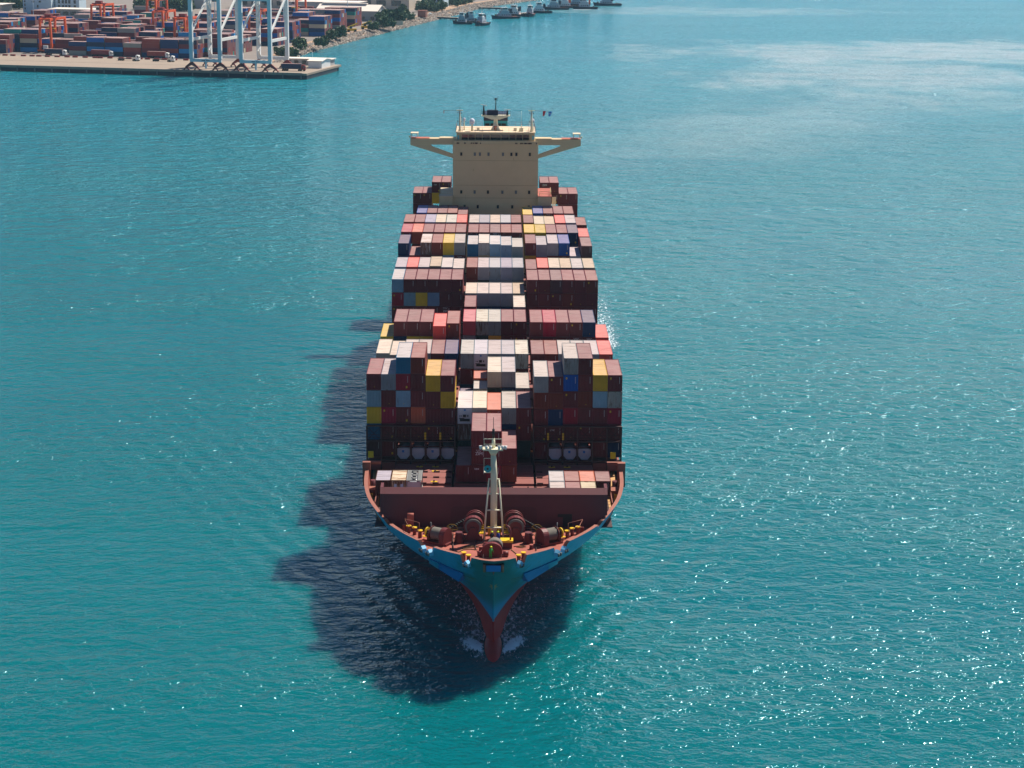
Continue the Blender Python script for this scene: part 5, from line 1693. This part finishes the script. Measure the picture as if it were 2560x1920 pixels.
m = MB(); m.box(-24, 14, 10.5, 13.5, 12.2, 13.6, 0); m.box(-24.4, 14.4, 9.8, 14.2, 13.6, 13.9, 1)
part("ridge_vent", m, [M['wallg'], M['roofw']], wsh)
building("long_shed", "long grey shed with a pale eave line behind the shore warehouse", -178, 560, 70, 26, 10, 'wallg', wins=[(x, 4, 8, 3) for x in (-28, -16, -4, 8, 20)])
building("workshop", "grey workshop with big dark openings and a pale roof edge, far inland", -150, 640, 60, 24, 11, 'wallc', wins=[(x, 6, 9, 5) for x in (-22, -10, 4, 18)])
building("pale_roof_house", "low house with pale hipped roof among the shore trees", -132, 668, 30, 18, 6.5, 'wallg', 'gable', 'wallc', wins=[(-8, 3, 6, 3), (3, 3, 6, 3)], rise=4)
building("glass_office", "dark glass office with a white canopy among the shore trees", -114, 690, 26, 16, 13, 'wallb', wins=[(x, z, 5.2, 3.2) for x in (-9, -3, 3, 9) for z in (3, 7, 11)])
building("blue_roof_shed", "low shed with a bright blue roof beside the shore road", -108, 742, 16, 10, 4, 'wallc', 'gable', 'bluetin', rise=2)
building("tin_hut", "rusty orange corrugated hut beside the shore rocks", -82, 546, 7, 6, 5.2, 'rim', roofmat='rim', over=.2)
building("far_shed", "wide pale shed at the top of the yard behind the gantries", -240, 620, 80, 30, 12, 'wallc', wins=[(x, 5, 8, 4) for x in (-30, -18, -6, 6, 18, 30)])
building("far_shed", "pale shed with grey roof behind the office annex", -330, 600, 60, 30, 10, 'wallg', 'gable', 'wallg', rise=4)
building("far_shed", "long low shed beside the dark trees at the far left", -520, 560, 60, 26, 9, 'wallc')
building("louvred_shed", "white louvred shed with sloping roof on the quay corner", -7.2, 37, 8.6, 17, 4.2, 'white', roof='gable', rise=1.0, over=.7, rot=0)
building("quay_store", "long low store with cream roof along the back of the quay end", -19, 57, 30, 9, 3.6, 'wallg', over=.8, wins=[(x, 1.7, 2.6, 2.2) for x in (-12, -7, -2, 4, 9)])
m = MB(); m.box(-90, 0, 0, .4, 0, 2.6)
w_ = place("boundary_wall", "pale boundary wall between yard and shore bushes", "wall", -76, 440, GZ, math.pi / 2 * .0)
m = MB(); m.box(-8, 8, 0, .4, 0, 3.4); part("wall_panel", m, M['wallc'], w_)
for u, v, h, lb_ in ((-318, 296, 34, "tall grey light mast standing by the nearest gantry"), (-346, 470, 34, "light mast in front of the gatehouse canopy"), (-172, 297, 34, "light mast seen through the farther quay crane"), (-108, 268, 30, "light mast behind the nearer quay crane"), (-118, 452, 30, "light mast rising before the shore warehouse"), (-12, 47, 9, "thin pole beside the louvred shed")):
    t = place("light_mast", lb_, "light mast", u, v, GZ, 0, "light masts in the port")
    m = MB(); m.tube([(0, 0, 0), (0, 0, h)], [.35 if h > 20 else .12, .2 if h > 20 else .08], 8); part("pole", m, M['wallb'], t)
    if h > 20:
        m = MB(); m.box(-1.6, 1.6, -.3, .3, h, h + .5); part("lamp_head", m, M['fender'], t)
def reach_stacker(u, v, label):
    t = place("reach_stacker", label, "reach stacker", u, v, GZ, .5, "reach stackers")
    m = MB(); m.box(-3.5, 3.5, -1.6, 1.6, .9, 2.6); part("chassis", m, M['yellow'], t)
    m = MB(); m.bar((-3.2, 0, 3.4), (4.6, 0, 6.4), .9, 1.0); part("boom", m, M['yellow'], t)
    m = MB(); m.box(-1.6, .2, -1.0, 1.0, 2.6, 4.2); part("cab", m, M['glass'], t)
    for x in (-2.5, 2.5):
        for y in (-1.6, 1.6):
            w = MB(); w.tube([(x, y - .4, .9), (x, y + .4, .9)], .9, 12); part("wheel", w, M['tyre'], t)
reach_stacker(-83, 352, "yellow reach stacker between the bushes and the last stacks")
reach_stacker(-82, 385, "yellow reach stacker beside the low blue container near the wall")
def car(u, v, label, mat='white', rot=1.4):
    t = place("parked_car", label, "car", u, v, GZ + .06, rot, "cars near the shore")
    m = MB(); m.prism([(-2.2, .35), (2.2, .35), (2.25, .8), (1.3, .95), (.7, 1.5), (-1.2, 1.55), (-2.0, 1.0)], 'y', -.85, .85); part("body", m, M[mat], t)
    m = MB(); m.poly([(.75, -.87, 1.4), (1.2, -.87, 1.0), (-1.5, -.87, 1.0), (-1.1, -.87, 1.45)]); m.poly([(.78, -.7, 1.48), (1.32, -.7, 1.0), (1.32, .7, 1.0), (.78, .7, 1.48)]); part("window", m, M['glass'], t)
    for x in (-1.35, 1.35):
        for y in (-.8, .8):
            w = MB(); w.tube([(x, y - .1, .34), (x, y + .1, .34)], .34, 10); part("wheel", w, M['tyre'], t)
car(-85, 585, "white car on the shore road beside the rocks"); car(-100, 560, "white car parked behind the orange hut", rot=0); car(-176, 545, "white pickup in front of the long grey shed", rot=0)

# ---- trees and bushes
LEAF = []
for nm, c_ in (("leaf_dark", (58, 82, 54)), ("leaf_mid", (84, 108, 64)), ("leaf_dry", (104, 108, 66))):
    LEAF.append(paint(nm, c_, .8, .35, scale=2, streak=False))
def crown_mesh(seed, n, ry):
    rr = random.Random(seed); m = MB()
    cl_ = [(rr.uniform(-.6, .6), rr.uniform(-.6, .6), rr.uniform(.30, .95) * ry, rr.uniform(.28, .5)) for _ in range(13)]
    for k in range(n):
        cx, cy, cz, r = rr.choice(cl_)
        d = Vector((rr.gauss(0, 1), rr.gauss(0, 1), rr.gauss(0, .8))).normalized() * r * rr.uniform(.6, 1.05)
        p = Vector((cx, cy, cz)) + d
        a = Vector((rr.gauss(0, 1), rr.gauss(0, 1), rr.gauss(0, 1))).normalized() * rr.uniform(.07, .15)
        b = a.cross(Vector((rr.gauss(0, 1), rr.gauss(0, 1), rr.gauss(0, 1)))).normalized() * rr.uniform(.06, .12)
        m.poly([p - a - b, p + a - b, p + a + b, p - a + b], rr.choices((0, 1, 2), (4, 4, 1))[0])
    return m.mesh("crown", LEAF)
CRN = [crown_mesh(5, 700, 1.3), crown_mesh(9, 700, 1.5), crown_mesh(14, 600, 1.1)]
tm_ = MB()
tm_.tube([(0, 0, 0), (.03, 0, .35), (0, .03, .75)], [.07, .05, .025], 7)
for a in range(4):
    tm_.tube([(0, 0, .3 + .08 * a), (.35 * math.cos(a * 1.7), .35 * math.sin(a * 1.7), .7 + .1 * a)], [.035, .012], 5)
TRK = tm_.mesh("trunk", [M['trunk']])
def plant(u, v, size, label, kind="tree", group="trees along the shore", z=GZ, k=0):
    t = place(kind, label, kind, u, v, z, random.uniform(0, 6), group)
    o = obj("crown", CRN[k % 3], t); o.scale = (size, size, size)
    o = obj("trunk", TRK, t); o.scale = (size, size, size)
for i, (u, v, s_, lb_) in enumerate(((-63, 172, 5.5, "round green bush on the rocks behind the nearer crane"), (-57, 204, 4.6, "straggly bush at the bend of the rock bank"), (-63, 212, 4.0, "small bush beside the parked trailers"), (-72, 268, 4.8, "round bush on the bank before the last stacks"), (-72, 286, 5.6, "dark round bush beside the reach stackers"),
        (-74, 378, 5.2, "bush hiding the foot of the blue container"), (-73, 405, 6.0, "bush at the seaward end of the boundary wall"), (-69, 414, 4.5, "low dark bush overhanging the rocks past the wall"), (-45, 106, 5.0, "dry bush behind the quay between the crane legs"), (-52, 112, 4.2, "olive bush beside the dry bush behind the quay"), (-60, 120, 3.6, "small scrub behind the quay cranes"))):
    plant(u, v, s_, lb_, "bush", "bushes along the rock bank", k=i)
def shore_spot(v):
    return min((abs(v - q_), w_) for q_, w_ in ((455, "near the seaward gable of the warehouse"), (545, "close to the rusty orange hut"), (610, "beside the long grey shed and the shore road"), (690, "around the dark glass office"), (750, "around the bright blue roof")))[1]
random.seed(77)
for i in range(30):
    v = random.uniform(440, 800)
    u = -82 - random.random() ** 1.3 * 46 - (v - 450) * .045
    if v < 520: u = -80 - random.random() * 12
    plant(u, v, random.uniform(4.2, 7.0), "leafy green tree " + shore_spot(v), "tree", "trees along the shore", k=i)
for i in range(16):
    plant(-470 + random.uniform(-34, 30), 540 + random.uniform(-18, 30), random.uniform(7, 10), "dark tree in the clump beside the pale office block", "tree", "trees by the office block", k=i)
for i in range(8):
    plant(-330 + random.uniform(-26, 30), 560 + random.uniform(-10, 20), random.uniform(6, 8), "tree behind the office annex and gatehouse", "tree", "trees behind the gatehouse", k=i)

# ---- jetties and tugs
def jetty(p0, p1, w, label):
    a, b_ = Vector(p0), Vector(p1); L = (b_ - a).length
    t = thing("jetty", label, "jetty", (a.x, a.y, 0), math.atan2(b_.y - a.y, b_.x - a.x), "jetties by the tugs")
    m = MB(); m.box(0, L, -w / 2, w / 2, 1.4, 2.0); part("deck", m, M['concrete'], t)
    for k in range(int(L / 7)):
        for s_ in (-1, 1):
            m = MB(); m.tube([(3 + k * 7, s_ * (w / 2 - .6), -2), (3 + k * 7, s_ * (w / 2 - .6), 1.4)], .4, 8); part("pile", m, M['quayface'], t)
    m = MB(); m.box(0, L, -w / 2 - .15, -w / 2, .6, 1.95); part("fender_strip", m, M['quayface'], t)
jetty((-52, 1822, 0), (-30, 1806, 0), 4, "short dark jetty reaching from the rocks to the first tugs")
jetty((-16, 1972, 0), (10, 1962, 0), 4, "dark jetty beyond the basin, behind the second group of tugs")
jetty((2, 1850, 0), (30, 1893, 0), 5, "concrete pontoon between the moored tugs")
def tug(x, y, L, ang, label, hull_='tughull', house='tuggrey', fun='navy'):
    t = thing("tugboat", label, "tugboat", (x, y, 0), R_(ang), "tugboats moored by the breakwater")
    B = L * .33
    m = MB(); rows = []
    st_ = [(-.5, .40, 1.0), (-.46, .47, 1.0), (-.2, .5, .95), (.1, .5, 1.05), (.3, .42, 1.25), (.42, .26, 1.5), (.5, .03, 1.75)]
    for zf in (0, 1):
        rows.append([(a * L * (1 if zf else .93), b_ * B * (1 if zf else .82), -.6 if zf == 0 else h * 1.9) for a, b_, h in st_])
    m.grid(rows, 0, True); m.grid([[(x_, -y_, z_) for x_, y_, z_ in r] for r in rows], 0, True)
    for (a, b_, h), (a2, b2, h2) in zip(st_[:-1], st_[1:]):
        m.poly([(a * L, -b_ * B, h * 1.55), (a * L, b_ * B, h * 1.55), (a2 * L, b2 * B, h2 * 1.55), (a2 * L, -b2 * B, h2 * 1.55)], 1)
    b0 = st_[0]; m.poly([(b0[0] * L * .93, -b0[1] * B * .82, -.6), (b0[0] * L * .93, b0[1] * B * .82, -.6), (b0[0] * L, b0[1] * B, 1.9), (b0[0] * L, -b0[1] * B, 1.9)], 0)
    ho = part("hull", m, [M[hull_], M['rim']], t)
    for s_ in (-1, 1):
        f = MB(); f.tube([(a * L, s_ * (b_ * B + .12), h * 1.75) for a, b_, h in st_], .28, 6); part("fender", f, M['tyre'], ho)
    m = MB(); m.prism([(-.18 * L, 1.6), (.26 * L, 1.7), (.24 * L, 4.6), (-.16 * L, 4.6)], 'y', -B * .30, B * .30); do = part("deckhouse", m, M[house], t)
    m = MB(); m.box(-.10 * L, .18 * L, -B * .26, B * .26, 4.6, 6.9); part("upper_house", m, M[house], t)
    m = MB(); m.prism([(-.05 * L, 6.9), (.13 * L, 6.9), (.15 * L, 9.4), (-.06 * L, 9.4)], 'y', -B * .2, B * .2, 0); m.box(-.075 * L, .165 * L, -B * .23, B * .23, 9.4, 9.7, 0)
    wo_ = part("wheelhouse", m, M['white'], t)
    m = MB(); m.box(.148 * L, .155 * L, -B * .18, B * .18, 7.9, 9.1); m.box(-.04 * L, .13 * L, -B * .205, -B * .2, 7.9, 9.1); m.box(-.04 * L, .13 * L, B * .2, B * .205, 7.9, 9.1); part("window", m, M['glass'], wo_)
    m = MB()
    for k in range(4): m.box((-.1 + .08 * k) * L, (-.1 + .08 * k) * L + .8, -B * .303, -B * .30, 2.8, 3.7); m.box((-.1 + .08 * k) * L, (-.1 + .08 * k) * L + .8, B * .30, B * .303, 2.8, 3.7)
    part("window", m, M['black'], do)
    for s_ in (-1, 1):
        m = MB(); m.box(-.2 * L, -.13 * L, *sorted((s_ * B * .12, s_ * B * .24)), 4.6, 8.6); part("funnel", m, M[fun], t)
    m = MB(); m.tube([(0, 0, 9.7), (-.3, 0, 15.0)], [.22, .1], 6); m.bar((-.2, -1.6, 12.5), (-.2, 1.6, 12.5), .12); m.bar((-.2, -.9, 11.2), (-.2, .9, 11.2), .3, .2); part("mast", m, M['white'], t)
    m = MB(); m.tube([(.34 * L, -1.1, 3.3), (.34 * L, 1.1, 3.3)], .7, 10); m.tube([(-.33 * L, -.9, 2.4), (-.33 * L, .9, 2.4)], .55, 10); part("towing_winch", m, M['darksteel'], t)
tug(-28, 1752, 17, 172, "small grey tug at the near end of the moored tugs", house='tuggrey', hull_='navy')
tug(-22, 1768, 15, 20, "small grey tug tucked behind the first moored tug")
tug(-12, 1740, 26, -108, "dark hulled tug bow-on beside the first small grey tug", house='tuggrey')
tug(8, 1832, 27, 205, "navy tug broadside at the concrete pontoon, bow toward the shore")
tug(17, 1868, 24, 160, "pale tug with twin white masts behind the pontoon tug", house='white')
tug(30, 1868, 27, -95, "large navy tug bow-on with white wheelhouse and radar mast")
tug(40, 1915, 22, 190, "white housed tug behind the large bow-on tug", house='white')
tug(55, 1974, 27, 185, "navy tug with tan foredeck gear midway along the line", house='tuggrey')
tug(66, 2002, 24, 200, "white housed tug with a bulky cream bow fender", house='white', fun='orange')
tug(78, 2035, 26, 185, "navy tug behind the moving tug near the end of the line")
tug(84, 1986, 24, 180, "navy tug under way with a white bow wash and red funnel", fun='orange')
tug(108, 2046, 28, 187, "outermost navy tug at the far end of the line")
rows, dens = [], []
for i in range(12):
    t_ = i / 11
    rows.append([(70 + 62 * t_, 1976 - 3 * math.sin(j) * .3 + 5 * j / 5 - 3, .05) for j in range(6)])
    dens.append([.8 * math.sin(math.pi * j / 5) * (1 if .02 < t_ < .35 else .35) for j in range(6)])
foam_sheet("tug_wash", rows, dens, 0)

# ------------------------------------------------------------------ haze
hz = MB(); hz.box(-12000, 12000, -12000, 12000, -3.0, 118.0)
hm = bpy.data.materials.new("haze"); hm.use_nodes = True
hm.node_tree.nodes.clear()
hv = hm.node_tree.nodes.new("ShaderNodeVolumePrincipled")
hv.inputs['Color'].default_value = (.50, .80, 1.0, 1)
hv.inputs['Density'].default_value = 0.000035
hv.inputs['Anisotropy'].default_value = 0.2
ho_ = hm.node_tree.nodes.new("ShaderNodeOutputMaterial")
hm.node_tree.links.new(hv.outputs[0], ho_.inputs['Volume'])
tag(obj("haze", hz.mesh("haze", [hm])), kind='stuff')
